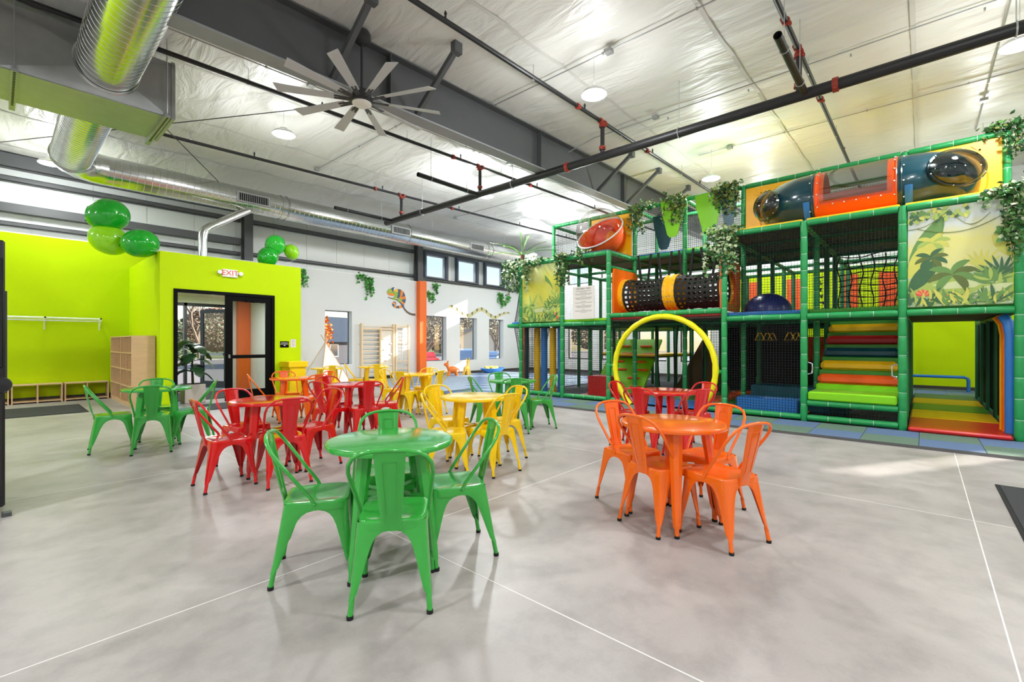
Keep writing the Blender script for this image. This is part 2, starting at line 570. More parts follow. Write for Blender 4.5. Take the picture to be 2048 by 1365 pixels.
# inner door: frame, fixed closed leaf at right, left leaf swung open into the vestibule
d1 = struct(MB().b2(DX0, DX0 + .07, GY - .02, GY + .12, 0, DZ).b2(DX1 - .07, DX1, GY - .02, GY + .12, 0, DZ)
            .b2(DX0 + .07, DX1 - .07, GY - .02, GY + .12, DZ - .07, DZ).build('door_1', black, smooth=0), 'black double door frame in the green entry wall')
def leaf(parent, x0, x1, z1, mid=1.03, y0=None, name='door_leaf'):
    y0 = GY if y0 is None else y0
    b = MB()
    b.b2(x0, x0 + .15, y0, y0 + .045, .02, z1); b.b2(x1 - .13, x1, y0, y0 + .045, .02, z1)
    b.b2(x0 + .15, x1 - .13, y0, y0 + .045, z1 - .12, z1); b.b2(x0 + .15, x1 - .13, y0, y0 + .045, .02, .26)
    b.b2(x0 + .15, x1 - .13, y0, y0 + .045, mid - .04, mid + .04)
    l = b.build(name, black, parent, 0)
    MB().b2(x0 + .15, x1 - .13, y0 + .02, y0 + .026, mid + .04, z1 - .12).build('pane', glass_mat('door_glass', (225, 228, 226), .05), l, 0)
    MB().b2(x0 + .15, x1 - .13, y0 + .02, y0 + .026, .26, mid - .04).build('pane', glass_mat('door_glass'), l, 0)
    return l
l1 = leaf(d1, 3.47, DX1 - .07, DZ - .07)
MB().b2(3.9, 4.3, GY - .05, GY, 2.30, 2.36).cyl((4.25, GY - .03, 2.30), (4.0, GY - .12, 2.33), .012, n=6).build('door_closer', black, l1, 0)
MB().b2(3.52, 3.56, GY - .04, GY, 1.0, 1.08).build('lock', M('brushed_steel', (150, 152, 155), .35, .9), l1, 0)
# open left leaf, turned 88 degrees against the vestibule wall
b = MB()
for (ya, yb, za, zb) in ((GY + .14, GY + .27, .02, 2.43), (GY + .95, GY + 1.08, .02, 2.43), (GY + .27, GY + .95, 2.31, 2.43), (GY + .27, GY + .95, .02, .26), (GY + .27, GY + .95, .99, 1.07)):
    b.b2(VX0 + .14, VX0 + .185, ya, yb, za, zb)
l2 = b.build('door_leaf', black, d1, 0)
MB().b2(VX0 + .16, VX0 + .166, GY + .27, GY + .95, .26, 2.31).build('pane', glass_mat('door_glass'), l2, 0)
# outer storefront: sidelight and door ajar
b = MB()
for (xa, xb) in ((EXT[0], EXT[0] + .06), (3.46, 3.53), (EXT[1] - .06, EXT[1])):
    b.b2(xa, xb, YW + .08, YW + .2, 0, EXT[3])
b.b2(EXT[0] + .06, EXT[1] - .06, YW + .08, YW + .2, EXT[3] - .08, EXT[3]); b.b2(EXT[0] + .06, 3.46, YW + .08, YW + .2, 0, .12)
d2 = struct(b.build('door_2', dframe, smooth=0), 'dark outer storefront door frame beyond the entry')
MB().b2(EXT[0] + .06, 3.46, YW + .13, YW + .136, .12, EXT[3] - .08).build('pane', pane, d2, 0)
dl = MB()
ang = Matrix.Rotation(math.radians(-62), 3, 'Z')
hp = Vector((4.55, YW + .18, 0))
def dbox(xa, xb, za, zb, t=.045, off=0):
    c = Vector((-(xa + xb) / 2, off, (za + zb) / 2)); c = ang @ c
    dl.box(hp + c, (xb - xa, t, zb - za), ang)
for q in ((0, .11, .02, 2.34), (.86, .97, .02, 2.34), (.11, .86, 2.24, 2.34), (.11, .86, .02, .22)): dbox(*q)
lf = dl.build('door_leaf', dframe, d2, 0)
dl = MB(); dbox(.11, .86, .22, 2.24, .006); dl.build('pane', glass_mat('door_glass'), lf, 0)
dl = MB(); dbox(.08, .90, .98, 1.05, .05, -.06); dl.build('push_bar', M('brushed_steel', (150, 152, 155), .35, .9), lf, 0)

# ------------------------------------------------------------------ steel columns and orange column casings
def h_column(x0, x1, yf, z0, z1, label):
    t = thing('steel_column', label, 'column', ((x0 + x1) / 2, yf + .12, z0))
    MB().b2(x0, x1, yf, yf + .014, z0, z1).build('front_flange', steel, t, 0)
    MB().b2(x0, x1, yf + .26, yf + .274, z0, z1).build('rear_flange', steel, t, 0)
    MB().b2((x0 + x1) / 2 - .006, (x0 + x1) / 2 + .006, yf + .014, yf + .26, z0, z1).build('web', steel, t, 0)
h_column(4.95, 5.19, 15.12, LOW, 5.75, 'dark steel column above the green entry box')
h_column(11.28, 11.53, 15.10, LOW, 5.9, 'dark steel column above the orange casing')
def casing(x0, x1, yf, label):
    b = MB().b2(x0, x1, yf, YW - .001, 0, LOW + .02, ch=.004)
    tag(b.build('column_casing', orangep, smooth=0), label, 'column')
casing(11.20, 11.53, 14.87, 'orange boxed column between the tall windows on the white wall')
b = MB().b2(4.72, 5.04, 14.90, YW - .001, 0, 2.61, ch=.004)
tag(b.build('column_casing', orangep, smooth=0), 'orange boxed column seen through the closed door glass', 'column')
vl = thing('vestibule_fill_lamp', 'added unseen fill lamp on the entry vestibule ceiling', 'lamp', (3.7, 13.4, 2.58))  # unseen lamp, added to brighten the dark vestibule
MB().lathe([(0, .04), (.17, .04), (.18, .02), (.17, 0), (0, -.012)], 28, Matrix.Translation((3.7, 13.4, 2.58))).build('diffuser', M('vestibule_fill_glow', (255, 250, 240), .4, var=0, emit=3.0), vl)
vd = bpy.data.lights.new('vestibule_fill', 'AREA'); vd.shape = 'DISK'; vd.size = .34; vd.energy = 45
vo = bpy.data.objects.new('vestibule_fill', vd); COL.objects.link(vo); vo.parent = vl; vo.location = (0, 0, -.02)
# ------------------------------------------------------------------ main roof beam
BY = 6.07
bt = thing('roof_beam', 'large charcoal steel roof beam crossing below the white ceiling', 'beam', (5, BY, 4.9))
def bz(x, o): return ceil_z(x) + o
def sloped(b, y0, y1, o0, o1, xa=X0 + .1, xb=XW - .05):
    vs = []
    for x in (xa, xb):
        for y in (y0, y1):
            for o in (o0, o1):
                vs.append((x, y, bz(x, o)))
    b.add(vs, [(0, 1, 3, 2), (4, 6, 7, 5), (0, 4, 5, 1), (2, 3, 7, 6), (0, 2, 6, 4), (1, 5, 7, 3)])
    return b
sloped(MB(), BY - .007, BY + .007, -.79, -.03).build('web', steel, bt, 0)
lowfl = M('light_grey_flange', (150, 153, 156), .5, var=.06)
sloped(MB(), BY - .13, BY + .13, -.815, -.79).build('bottom_flange', lowfl, bt, 0)
sloped(MB(), BY - .13, BY + .13, -.03, -.008).build('top_flange', steel, bt, 0)
for x in (3.95, 7.6, 11.2, 14.8):
    MB().b2(x - .006, x + .006, BY - .12, BY - .007, bz(x, -.79), bz(x, -.03)).build('stiffener', steel, bt, 0)
for x in (3.05, 4.45, 9.9, 11.4, 13.4):
    p0 = Vector((x, BY - .10, bz(x, -.78))); p1 = Vector((x + .05, BY - .95, bz(x, -.12)))
    d = (p1 - p0); L = d.length
    q = d.to_track_quat('Y', 'Z').to_matrix()
    br = MB().box((p0 + p1) / 2, (.07, L, .008), q).box((p0 + p1) / 2 + q @ Vector((.031, 0, .035)), (.008, L, .07), q).build('flange_brace', steel, bt, 0)
    MB().box(p1 + Vector((0, -.02, .06)), (.14, .1, .16)).build('clip', steel, br, 0)

# ------------------------------------------------------------------ sprinkler pipes
pm = M('black_steel_pipe', (34, 34, 36), .42, var=.15, scale=9)
redc = M('red_coupling', (150, 52, 40), .5, var=.12)
hang = M('zinc_hanger', (188, 190, 190), .4, .7, var=.05)
MX, MZ = 7.76, 4.93
sp = thing('sprinkler_pipes', 'black sprinkler piping with red couplings hanging under the ceiling', 'pipes', (MX, 4, MZ))
MB().cyl((MX, Y0 + .3, MZ), (MX, 11.95, MZ), .078, n=16).build('main_pipe', pm, sp)
def ring(p, ax, r, w):
    b = MB(); a = Vector(ax)
    p = Vector(p)
    b.cyl(p - a * w / 2, p + a * w / 2, r, n=12)
    o = a.orthogonal().normalized()
    for sgn in (-1, 1):
        b.box(p + o * sgn * (r + .012), (.04, .04, .03))
    return b
for y in (-3.5, .9, 12.0 - 6.6):
    ring((MX, y, MZ), (0, 1, 0), .098, .07).build('coupling', redc, sp)
BR = (1.34, 4.59, 7.95, 11.17, -2.0, -5.3)
for bi, y in enumerate(BR):
    xa, xb = X0 + .4, XW - .2
    b = MB(); b.tube([(xa, y, bz(xa, -.215)), (xb, y, bz(xb, -.215))], .034, 10)
    b.build('branch_pipe', pm, sp)
    zb = bz(MX, -.215)
    MB().cyl((MX, y, MZ), (MX, y, zb), .04, n=10).build('riser', pm, sp)
    ring((MX, y, MZ + .16), (0, 0, 1), .062, .06).build('coupling', redc, sp)
    ring((MX, y, zb - .07), (0, 0, 1), .062, .06).build('coupling', redc, sp)
    for xo in (-.07, .07):
        ring((MX + xo, y, zb), (1, 0, 0), .054, .05).build('coupling', redc, sp)
    for xo in (-.85, 1.9):
        ring((MX + xo, y, bz(MX + xo, -.215)), (1, 0, 0), .052, .05).build('coupling', redc, sp)
    for xo in (-6.6, -3.9, -.62, 2.2, 5.2, 8.2):
        x = MX + xo; z = bz(x, -.215)
        MB().cyl((x, y, z), (x, y, z + .09), .014, n=6).cyl((x, y, z + .09), (x, y, z + .13), .022, .008, n=6).build('sprinkler_head', pm, sp)
    for xo in (-5.1, -2.1, .75, 3.9, 7.0):
        x = MX + xo; z = bz(x, -.215)
        MB().tube([(x + .04 * math.cos(a), y + .0, z + .04 * math.sin(a)) for a in [2 * PI * k / 10 for k in range(10)]], .007, 5, closed=True).cyl((x, y, z + .04), (x, y, bz(x, .02)), .005, n=5).build('hanger', hang, sp)
for y in (3.1, 6.9, 10.2, -.8):
    MB().tube([(MX + .086 * math.cos(a), y, MZ + .086 * math.sin(a)) for a in [2 * PI * k / 14 for k in range(14)]], .009, 5, closed=True).cyl((MX, y, MZ + .086), (MX, y, bz(MX, .02)), .006, n=5).build('hanger', hang, sp)
# short stub pipes beside the main
for (x0, x1, y) in ((5.97, 7.72, 8.0), (5.97, 7.72, 11.6), (6.06, 7.72, 1.26)):
    s_ = MB(); s_.tube([(x0, y, MZ), (x1, y, MZ)], .048, 12, caps=False)
    s_.tube([(x0, y, MZ), (x1, y, MZ)], .04, 12, caps=False)
    st = s_.build('stub_pipe', pm, sp)
    for x in (x0 + .35, x1 - .35):
        MB().cyl((x, y, MZ + .048), (x, y, bz(x, .02)), .005, n=5).tube([(x, y + .052 * math.cos(a), MZ + .052 * math.sin(a)) for a in [2 * PI * k / 10 for k in range(10)]], .007, 5, closed=True).build('hanger', hang, st)

# ------------------------------------------------------------------ spiral air duct
DZ_ = 5.05; DR = .31; DY = 13.1; DXX = 1.0
duct = thing('air_duct', 'silver spiral air duct running along the back wall from a sheet metal box', 'duct', (DXX, DY, DZ_))
RH = [.006]
def spiral(path_fn, L, r, pitch):
    n = int(L / pitch)
    pts = []; rad = []
    for i in range(n + 1):
        d = i * pitch
        for o, rr in ((0, r), (RH[0], r + RH[0]), (RH[0] + .005, r + RH[0]), (2 * RH[0] + .005, r)):
            if d + o <= L:
                pts.append(path_fn(d + o)); rad.append(rr)
    return pts, rad
def straight(p0, p1, r, pitch, name, n=40):
    p0 = Vector(p0); p1 = Vector(p1); L = (p1 - p0).length; u = (p1 - p0) / L
    pts, rad = spiral(lambda d: p0 + u * d, L, r, pitch)
    b = MB(); b.tube(pts, r, n, radii=rad)
    return b.build(name, galv, duct, 25)
straight((DXX + .55, DY, DZ_), (17.6, DY, DZ_), DR, .13, 'long_duct')
b = MB()
pts = [(DXX + .55 - .55 * math.sin(a) * 1.0, DY - .55 + .55 * math.cos(a), DZ_) for a in [PI / 2 * k / 4 for k in range(5)]]
b.tube(pts, DR + .004, 40).build('elbow', galv, duct, 22)
for k, p in enumerate(pts):
    pass
BOXY0, BOXY1 = 8.15, 9.2
straight((DXX, DY - .55, DZ_), (DXX, BOXY1, DZ_), DR, .11, 'connecting_duct')
RH[0] = .003
straight((DXX, BOXY0, DZ_), (DXX, 1.2, DZ_), DR + .02, .12, 'trunk_duct')
for y in (DY - .55, BOXY1 + .03):
    MB().tube([(DXX + (DR + .012) * math.cos(a), y, DZ_ + (DR + .012) * math.sin(a)) for a in [2 * PI * k / 40 for k in range(40)]], .016, 6, closed=True).build('collar', galv, duct)
MB().tube([(DXX + .345 * math.cos(a), BOXY0 - .02, DZ_ + .345 * math.sin(a)) for a in [2 * PI * k / 40 for k in range(40)]], .02, 6, closed=True).build('collar', galv, duct)
# sheet metal plenum box
bx = MB().b2(-2.6, 1.75, BOXY0, BOXY1, DZ_ - .44, DZ_ + .36).build('plenum_box', galvflat, duct, 0)
for x in (-.05, 1.72):
    MB().b2(x - .02, x + .02, BOXY0 - .02, BOXY1 + .02, DZ_ - .455, DZ_ + .375).build('box_seam', galvflat, bx, 0)
MB().add([(.0, BOXY0 - .004, DZ_ - .43), (1.68, BOXY0 - .004, DZ_ - .43), (1.0, BOXY0 - .05, DZ_ - .02), (.0, BOXY0 - .004, DZ_ + .35), (1.68, BOXY0 - .004, DZ_ + .35)], [(0, 1, 2), (1, 4, 2), (4, 3, 2), (3, 0, 2)]).build('cross_broken_panel', galvflat, bx, 0)
for x in (.15, 1.63):
    st = MB().b2(x - .03, x + .03, BOXY0 - .16, BOXY1 + .16, DZ_ - .50, DZ_ - .46)
    st.b2(x - .03, x - .022, BOXY0 - .16, BOXY1 + .16, DZ_ - .46, DZ_ - .42).b2(x + .022, x + .03, BOXY0 - .16, BOXY1 + .16, DZ_ - .46, DZ_ - .42)
    s0 = st.build('strut_channel', galvflat, duct, 0)
    sl = MB()
    for k in range(22):
        yy = BOXY0 - .13 + k * .053
        sl.b2(x - .012, x + .012, yy, yy + .03, DZ_ - .5015, DZ_ - .4995)
    tag(sl.build('slots', black, s0, 0), kind='stuff')
    for y in (BOXY0 - .1, BOXY1 + .1):
        MB().cyl((x, y, DZ_ - .5), (x, y, bz(x, .03)), .007, n=6).build('threaded_rod', hang, s0)
rg = MB()
for k in range(13):
    rg.b2(-1.3 + k * .1, -1.3 + k * .1 + .05, BOXY1 + .001, BOXY1 + .03, DZ_ - .38, DZ_ - .02)
tag(rg.build('louvre', black, bx, 0), kind='stuff')
# registers on the long duct
def register(x0, x1, ang=-.35, open_=True):
    q = Matrix.Rotation(0, 3, 'X')
    b = MB(); g = MB()
    yy = DY - DR - .012; zc = DZ_ - .02; h = .095
    b.b2(x0 - .035, x1 + .035, yy - .02, yy + .09, zc - h - .03, zc - h); b.b2(x0 - .035, x1 + .035, yy - .02, yy + .09, zc + h, zc + h + .03)
    b.b2(x0 - .035, x0, yy - .02, yy + .09, zc - h, zc + h); b.b2(x1, x1 + .035, yy - .02, yy + .09, zc - h, zc + h)
    f = b.build('register', galvflat, duct, 0)
    g.b2(x0, x1, yy + .004, yy + .012, zc - h, zc + h, 0)
    g.build('recess', black, f, 0)
    g = MB(); n = int((x1 - x0) / .042)
    for k in range(n):
        xx = x0 + (x1 - x0) * (k + .5) / n
        g.b2(xx - .006, xx + .006, yy - .012, yy + .004, zc - h, zc + h)
    tag(g.build('blade', galvflat, f, 0), kind='stuff')
register(4.05, 4.75); register(8.55, 9.2); register(12.0, 12.65); register(15.2, 15.8)
for x in (5.15, 5.3, 9.3, 13.0, 13.25):
    MB().tube([(x, DY + (DR + .01) * math.cos(a), DZ_ + (DR + .01) * math.sin(a)) for a in [2 * PI * k / 40 for k in range(40)]], .013, 6, closed=True, flat=(1, 1)).build('strap', galv, duct)
for x in (3.0, 6.3, 10.4, 14.2):
    MB().cyl((x, DY, DZ_ + DR), (x, DY, bz(x, .03)), .006, n=6).build('hanger', hang, duct)
# small branch duct dropping into the entry box
pts = [(4.45, 13.08, 4.86), (3.42, 12.74, 4.13), (3.32, 12.71, 4.04), (3.27, 12.7, 3.93), (3.26, 12.7, 3.80), (3.26, 12.7, VZ - .3)]
MB().tube(pts, .095, 20).build('branch_duct', galv, duct, 30)

# ------------------------------------------------------------------ ceiling fan
FX, FY = 3.38, 5.80
fan = thing('ceiling_fan', 'large ceiling fan with ten grey blades hanging near the roof beam', 'fan', (FX, FY, 4.66))
grey = M('fan_grey_blade', (190, 192, 194), .5, var=.04)
dk = M('fan_charcoal', (52, 52, 54), .45, var=.06)
MB().lathe([(0, 5.66), (.1, 5.66), (.12, 5.62), (.12, 5.54), (.08, 5.50), (.04, 5.48), (0, 5.48)], 24, Matrix.Translation((FX, FY, 0))).build('canopy', dk, fan)
MB().cyl((FX, FY, 4.8), (FX, FY, 5.5), .018, n=12).build('downrod', dk, fan)
MB().lathe([(0, 4.95), (.06, 4.95), (.12, 4.91), (.13, 4.86), (.15, 4.82), (.15, 4.77), (.12, 4.75), (0, 4.75)], 28, Matrix.Translation((FX, FY, -.09))).build('motor', dk, fan)
MB().lathe([(0, 4.715), (.09, 4.72), (.128, 4.745), (.13, 4.76), (0, 4.76)], 28, Matrix.Translation((FX, FY, -.09))).build('light_cover', M('fan_opal', (232, 230, 224), .4, var=.01), fan)
blade = MB()
q = Matrix.Rotation(math.radians(13), 3, 'X')
poly = [(.26, -.045), (1.06, -.085), (1.10, .06), (.26, .05)]
blade.prism(poly, .008, Matrix.Translation((0, 0, 0)) @ q.to_4x4())
bm_ = blade.mesh('fan_blade', [grey], 0)
arm = MB().prism([(.12, -.03), (.36, -.032), (.36, -.012), (.3, -.012), (.3, .014), (.36, .014), (.36, .034), (.12, .03)], .010, Matrix.Translation((0, 0, -.012)) @ q.to_4x4()).mesh('blade_arm', [dk], 0)
for k in range(10):
    a = math.radians(7 + 36 * k)
    o = put('blade', bm_, fan, (0, 0, .045), (0, 0, a))
    put('blade_arm', arm, o, (0, 0, 0), (0, 0, 0))

# ------------------------------------------------------------------ high bay lamps and conduits
lens = M('led_lens', (255, 252, 246), .4, var=0, emit=9.0)
lamp_pos = [(3.55, 8.82), (6.19, 3.81), (8.58, 8.55), (11.17, 3.70), (.78, 14.0), (8.82, -.94), (15.6, 12.7), (13.6, 8.6),
            (1.2, 3.8), (3.8, -.95), (-1.4, 8.7), (-1.2, -.95), (-3.8, 3.8), (16.2, 3.8), (13.8, -.95), (1.2, -5.7), (6.2, -5.7), (11.2, -5.7), (-4.2, 14.0), (-6, -5.7), (-6.2, 8.7)]
vis = {0: 'round high bay lamp glowing left of the ceiling fan', 1: 'largest bright round lamp under the ceiling centre', 2: 'round high bay lamp near the second pipe riser',
       3: 'round lamp glowing just above the play structure panels', 4: 'round lamp tucked behind the duct elbow', 5: 'round lamp cut by the right picture edge', 6: 'far round lamp glowing behind the palm', 7: 'round high bay lamp above the back of the play structure'}
shell = M('lamp_white_shell', (226, 226, 224), .4, var=.02)
prof = MB().lathe([(0, .12), (.06, .12), (.075, .08), (.17, .05), (.195, .02), (.195, 0), (.18, -.006), (.165, 0)], 32).mesh('lamp_housing', [shell])
lensm = MB().lathe([(.166, .002), (.1, -.006), (.03, -.008), (0, -.008)], 32).mesh('lamp_lens', [lens])
for i, (x, y) in enumerate(lamp_pos):
    t = thing('high_bay_lamp', vis.get(i, 'unseen high bay lamp outside the picture, ' + ('far right' if x > 12 else 'further right' if x > 9 else 'right' if x > 5 else 'middle' if x > 0 else 'left' if x > -3 else 'far left') + (' behind the camera' if y < -3 else ' beside the camera' if y < 2 else ' above the hall centre' if y < 6 else ' above the left hall' if y < 12 else ' above the benches')), 'lamp', (x, y, 5.2), 0, 'high bay lamps')
    put('housing', prof, t, (0, 0, 0)); put('lens', lensm, t, (0, 0, 0))
    MB().cyl((0, 0, .12), (0, 0, bz(x, .03) - 5.2), .004, n=5).build('cable', hang, None).parent = t
    ld = bpy.data.lights.new('lamp_light', 'AREA')
    ld.shape = 'DISK'; ld.size = .34; ld.energy = LAMP_W * (.35 if i == 4 else 1.5 if i == 3 else .5 if i == 0 else 2.4 if i in (10, 12) else 1.3 if i in (2, 6, 7) else .75 if y < 5 else 1.0); ld.color = (.955, .985, 1.0)
    lo = bpy.data.objects.new('lamp_light', ld); COL.objects.link(lo); lo.parent = t; lo.location = (0, 0, -.02)
    pd = bpy.data.lights.new('ceiling_fill', 'POINT'); pd.shadow_soft_size = .15; pd.energy = FILL_W * (.5 if i == 4 else .9 if i == 3 else .55 if i == 0 else 1.9 if i in (2, 6, 7) else 1.5 if i == 10 else .52 if y < 5 else 1.0); pd.color = ld.color
    po = bpy.data.objects.new('ceiling_fill', pd); COL.objects.link(po); po.parent = t; po.location = (0, 0, -.19)
    ud = bpy.data.lights.new('shadow_fill', 'AREA'); ud.shape = 'DISK'; ud.size = .3; ud.energy = 1.8; ud.color = ld.color  # added fill light, lifts the housing's shadow on the ceiling
    uo = bpy.data.objects.new('shadow_fill', ud); COL.objects.link(uo); uo.parent = t; uo.location = (0, 0, .13); uo.rotation_euler = (PI, 0, 0)
cond = M('grey_conduit', (170, 171, 170), .45, .5, var=.05)
def conduit(label, pts, boxes):
    t = thing('conduit', label, 'conduit', pts[0])
    MB().tube(pts, .011, 6).build('tube', cond, t)
    for p in boxes:
        MB().box(p, (.11, .11, .055)).build('junction_box', cond, t, 0)
    L = Vector(pts[-1]) - Vector(pts[0])
    for k in range(1, int(L.length / 1.4)):
        p = Vector(pts[0]) + L * (k * 1.4 / L.length)
        MB().box(p, (.035, .02, .035)).build('clamp', cond, t, 0)
conduit('long grey conduit over the largest lamp', [(6.1, Y0 + .5, bz(6.1, -.05)), (6.1, 5.9, bz(6.1, -.05))], [(6.1, 3.5, bz(6.1, -.06))])
conduit('grey conduit crossing behind the main pipe', [(8.6, Y0 + .5, bz(8.6, -.05)), (8.6, 5.3, bz(8.6, -.05)), (8.45, 5.85, bz(8.6, -.25))], [(8.6, 3.9, bz(8.6, -.06)), (8.6, -.9, bz(8.6, -.06))])
conduit('grey conduit above the lamp by the play structure', [(11.2, Y0 + .5, bz(11.2, -.05)), (11.2, 4.0, bz(11.2, -.05))], [(11.2, 3.3, bz(11.2, -.06))])
conduit('grey conduit left of the second pipe riser', [(5.35, 6.5, bz(5.35, -.05)), (5.35, 11.3, bz(5.35, -.05))], [(5.35, 11.3, bz(5.35, -.06)), (5.35, 6.6, bz(5.35, -.06))])
conduit('thin grey conduit beside the branch pipe under the fan', [(X0 + 1, 7.6, bz(X0 + 1, -.06)), (13.5, 7.6, bz(13.5, -.06))], [(3.5, 7.6, bz(3.5, -.06)), (8.4, 7.6, bz(8.4, -.06))])
conduit('grey conduit far behind the main pipe', [(10.9, 8.5, bz(10.9, -.05)), (10.9, 12.4, bz(10.9, -.05))], [(10.9, 12.4, bz(10.9, -.06))])
conduit('vertical looking conduit above the right yellow panel', [(8.6, -.85, bz(8.6, -.05)), (14.0, -.85, bz(14, -.05))], [(12.2, -.85, bz(12.2, -.06))])
rodm = M('dark_brace_rod', (40, 41, 42), .5, var=.1)
tag(MB().cyl((.06, 13.9, 5.40), (4.5, 6.6, 5.46), .009, n=6).build('brace_rod', rodm), 'thin dark brace rod crossing behind the duct box', 'rod')
tag(MB().cyl((1.7, 10.0, 5.42), (4.65, 14.7, 5.42), .009, n=6).build('brace_rod', rodm), 'thin dark brace rod running down to the long duct', 'rod')
# ------------------------------------------------------------------ metal cafe chairs and round tables
PAINT = {'green': M('green_powder_coat', (54, 162, 62), .16, var=.03, coat=.4), 'red': M('red_powder_coat', (206, 16, 22), .15, var=.03, coat=.35),
         'orange': M('orange_powder_coat', (240, 104, 16), .16, var=.03, coat=.3), 'yellow': M('yellow_powder_coat', (246, 204, 8), .17, var=.03, coat=.3)}
def sup(n, hx, hy, e, yoff=0, taper=0):
    out = []
    for k in range(n):
        a = 2 * PI * k / n
        ca, sa = math.cos(a), math.sin(a)
        x = math.copysign(abs(ca) ** (2 / e), ca) * hx
        y = math.copysign(abs(sa) ** (2 / e), sa) * hy
        out.append((x * (1 + taper * y / hy), y + yoff))
    return out
def chair_parts():
    out = {}
    b = MB()
    o = sup(40, .176, .176, 6, .003, .035)
    prof = [(.0, .444), (.45, .444), (.8, .449), (.93, .4535), (.98, .4515), (1.0, .446), (1.012, .436), (1.015, .402), (1.0, .402)]
    rows = []
    for f, z in prof:
        rows.append([(x * f, (y - .003) * f + .003, z) for x, y in o] + [(o[0][0] * f, (o[0][1] - .003) * f + .003, z)])
    b.grid(rows, flip=True)
    for k in range(3):
        for j in range(2):
            b.cyl((-.05 + .05 * k, -.02 + .04 * j, .4440), (-.05 + .05 * k, -.02 + .04 * j, .4448), .004, n=6)
    out['seat'] = b
    ws = [(.444, .170), (.402, .168), (.393, .128), (.377, .104), (.352, .087), (.31, .073), (.25, .061), (.18, .048), (.12, .036), (.088, .021), (.08, .017)]
    out['legs'] = []
    for sx in (-1, 1):
        for sy in (1, -1):
            top = Vector((sx * .170, .172 if sy > 0 else -.165, .444))
            bot = Vector((sx * .205, .205 if sy > 0 else -.238, 0.0))
            b = MB(); rows = []
            for z, w in ws:
                t = (.444 - z) / .444
                c = top.lerp(bot, t)
                wx = min(w, abs(c.x) - .001) if z > .395 else w
                wy = min(w, .17) if z > .395 else w
                ex = Vector((-sx, 0, 0)); ey = Vector((0, -sy, 0))
                r = min(.02, w * .5)
                lip = .007
                rows.append([c + ex * wx + ey * lip, c + ex * wx, c + ex * (wx * .55 + r * .45) - ey * .003, c + ex * r, c + (ex + ey) * r * .3, c + ey * r, c + ey * (wy * .55 + r * .45) - ex * .003, c + ey * wy, c + ey * wy + ex * lip])
            b.grid(rows, flip=(sx * sy > 0))
            c0 = top.lerp(bot, (.444 - .125) / .444) + Vector((-sx, -sy, 0)) * .014
            c1 = bot + Vector((-sx * .014, -sy * .014, .012))
            b.tube([c0, c0.lerp(c1, .3), c1], .0135, 10, radii=[.006, .0135, .0135])
            f = MB().cyl(c1 + Vector((0, 0, .006)), (c1.x, c1.y, 0), .0165, .0165, n=10)
            out['legs'].append((b, f))
    b = MB(); rows = []; back = []
    spine = [(.402, -.178, .048), (.452, -.183, .050), (.475, -.190, .052), (.51, -.198, .056), (.58, -.214, .062), (.67, -.234, .069), (.765, -.254, .075), (.815, -.264, .078)]
    for z, y, w in spine:
        rows.append([(-w, y + .004, z), (-w * .93, y, z), (-w * .5, y - .003, z), (0, y - .004, z), (w * .5, y - .003, z), (w * .93, y, z), (w, y + .004, z)])
        back.append([(px, py - .0045, pz) for px, py, pz in rows[-1]])
    b.grid(rows, flip=True); b.grid(back)
    side = lambda z: next((y0 + (y1 - y0) * (z - z0) / (z1 - z0) for (z0, y0, _), (z1, y1, _2) in zip(spine, spine[1:]) if z0 <= z <= z1), spine[-1][1])
    for off in (-.0095, .001):
        loop = []
        for (x, z) in ((-.026, .49), (-.036, .755), (-.030, .765), (.030, .765), (.036, .755), (.026, .49)):
            loop.append((x, side(z) + off, z))
        b.tube(loop, .0022, 5)
    for sx in (-1, 1):
        b.grid([[(sx * w, y + .004, z), (sx * w, y - .0005, z)] for z, y, w in spine], flip=sx > 0)
    out['backrest'] = b
    half = [(.178, -.005, .435), (.181, -.025, .475), (.190, -.085, .555), (.202, -.150, .645), (.207, -.190, .70), (.200, -.222, .746), (.176, -.245, .785), (.138, -.258, .808), (.085, -.266, .820), (0, -.270, .825)]
    path = half + [(-x, y, z) for x, y, z in half[-2::-1]]
    b = MB().tube(path, .0105, 10)
    for sx in (-1, 1):
        b.sphere((sx * .186, -.006, .437), .007, 8, 6)
    out['back_frame'] = b
    out['brace'] = MB().box((0, 0, .394), (.40, .016, .004), Matrix.Rotation(PI / 4, 3, 'Z')).box((0, 0, .390), (.40, .016, .004), Matrix.Rotation(-PI / 4, 3, 'Z')).box((0, 0, .387), (.03, .03, .012))
    return out
cp = chair_parts()
dummy = PAINT['green']
CM = {k: cp[k].mesh('chair_' + k, [dummy], 40) for k in ('seat', 'backrest', 'back_frame')}
CM['brace'] = cp['brace'].mesh('chair_brace', [black], 0)
CM['legs'] = [(a.mesh('chair_leg', [dummy], 40), f.mesh('chair_foot', [rubber], 40)) for a, f in cp['legs']]
def paint(o, m):
    o.material_slots[0].link = 'OBJECT'
    o.material_slots[0].material = m
    return o
def chair(x, y, rz, colour, label, group):
    t = thing('metal_chair', label, 'chair', (x, y, 0), rz, group)
    m = PAINT[colour]
    for k in ('seat', 'backrest', 'back_frame'):
        paint(put(k, CM[k], t, (0, 0, 0)), m)
    put('brace', CM['brace'], t, (0, 0, 0))
    for lm, fm in CM['legs']:
        l = paint(put('leg', lm, t, (0, 0, 0)), m)
        put('foot', fm, l, (0, 0, 0))
    return t
tt = MB().lathe([(0, .750), (.366, .750), (.376, .748), (.381, .742), (.382, .730), (.379, .719), (.368, .715), (.362, .722), (0, .722)], 56)
TM = {'top': tt.mesh('table_top', [dummy], 40)}
b = MB()
rows = []
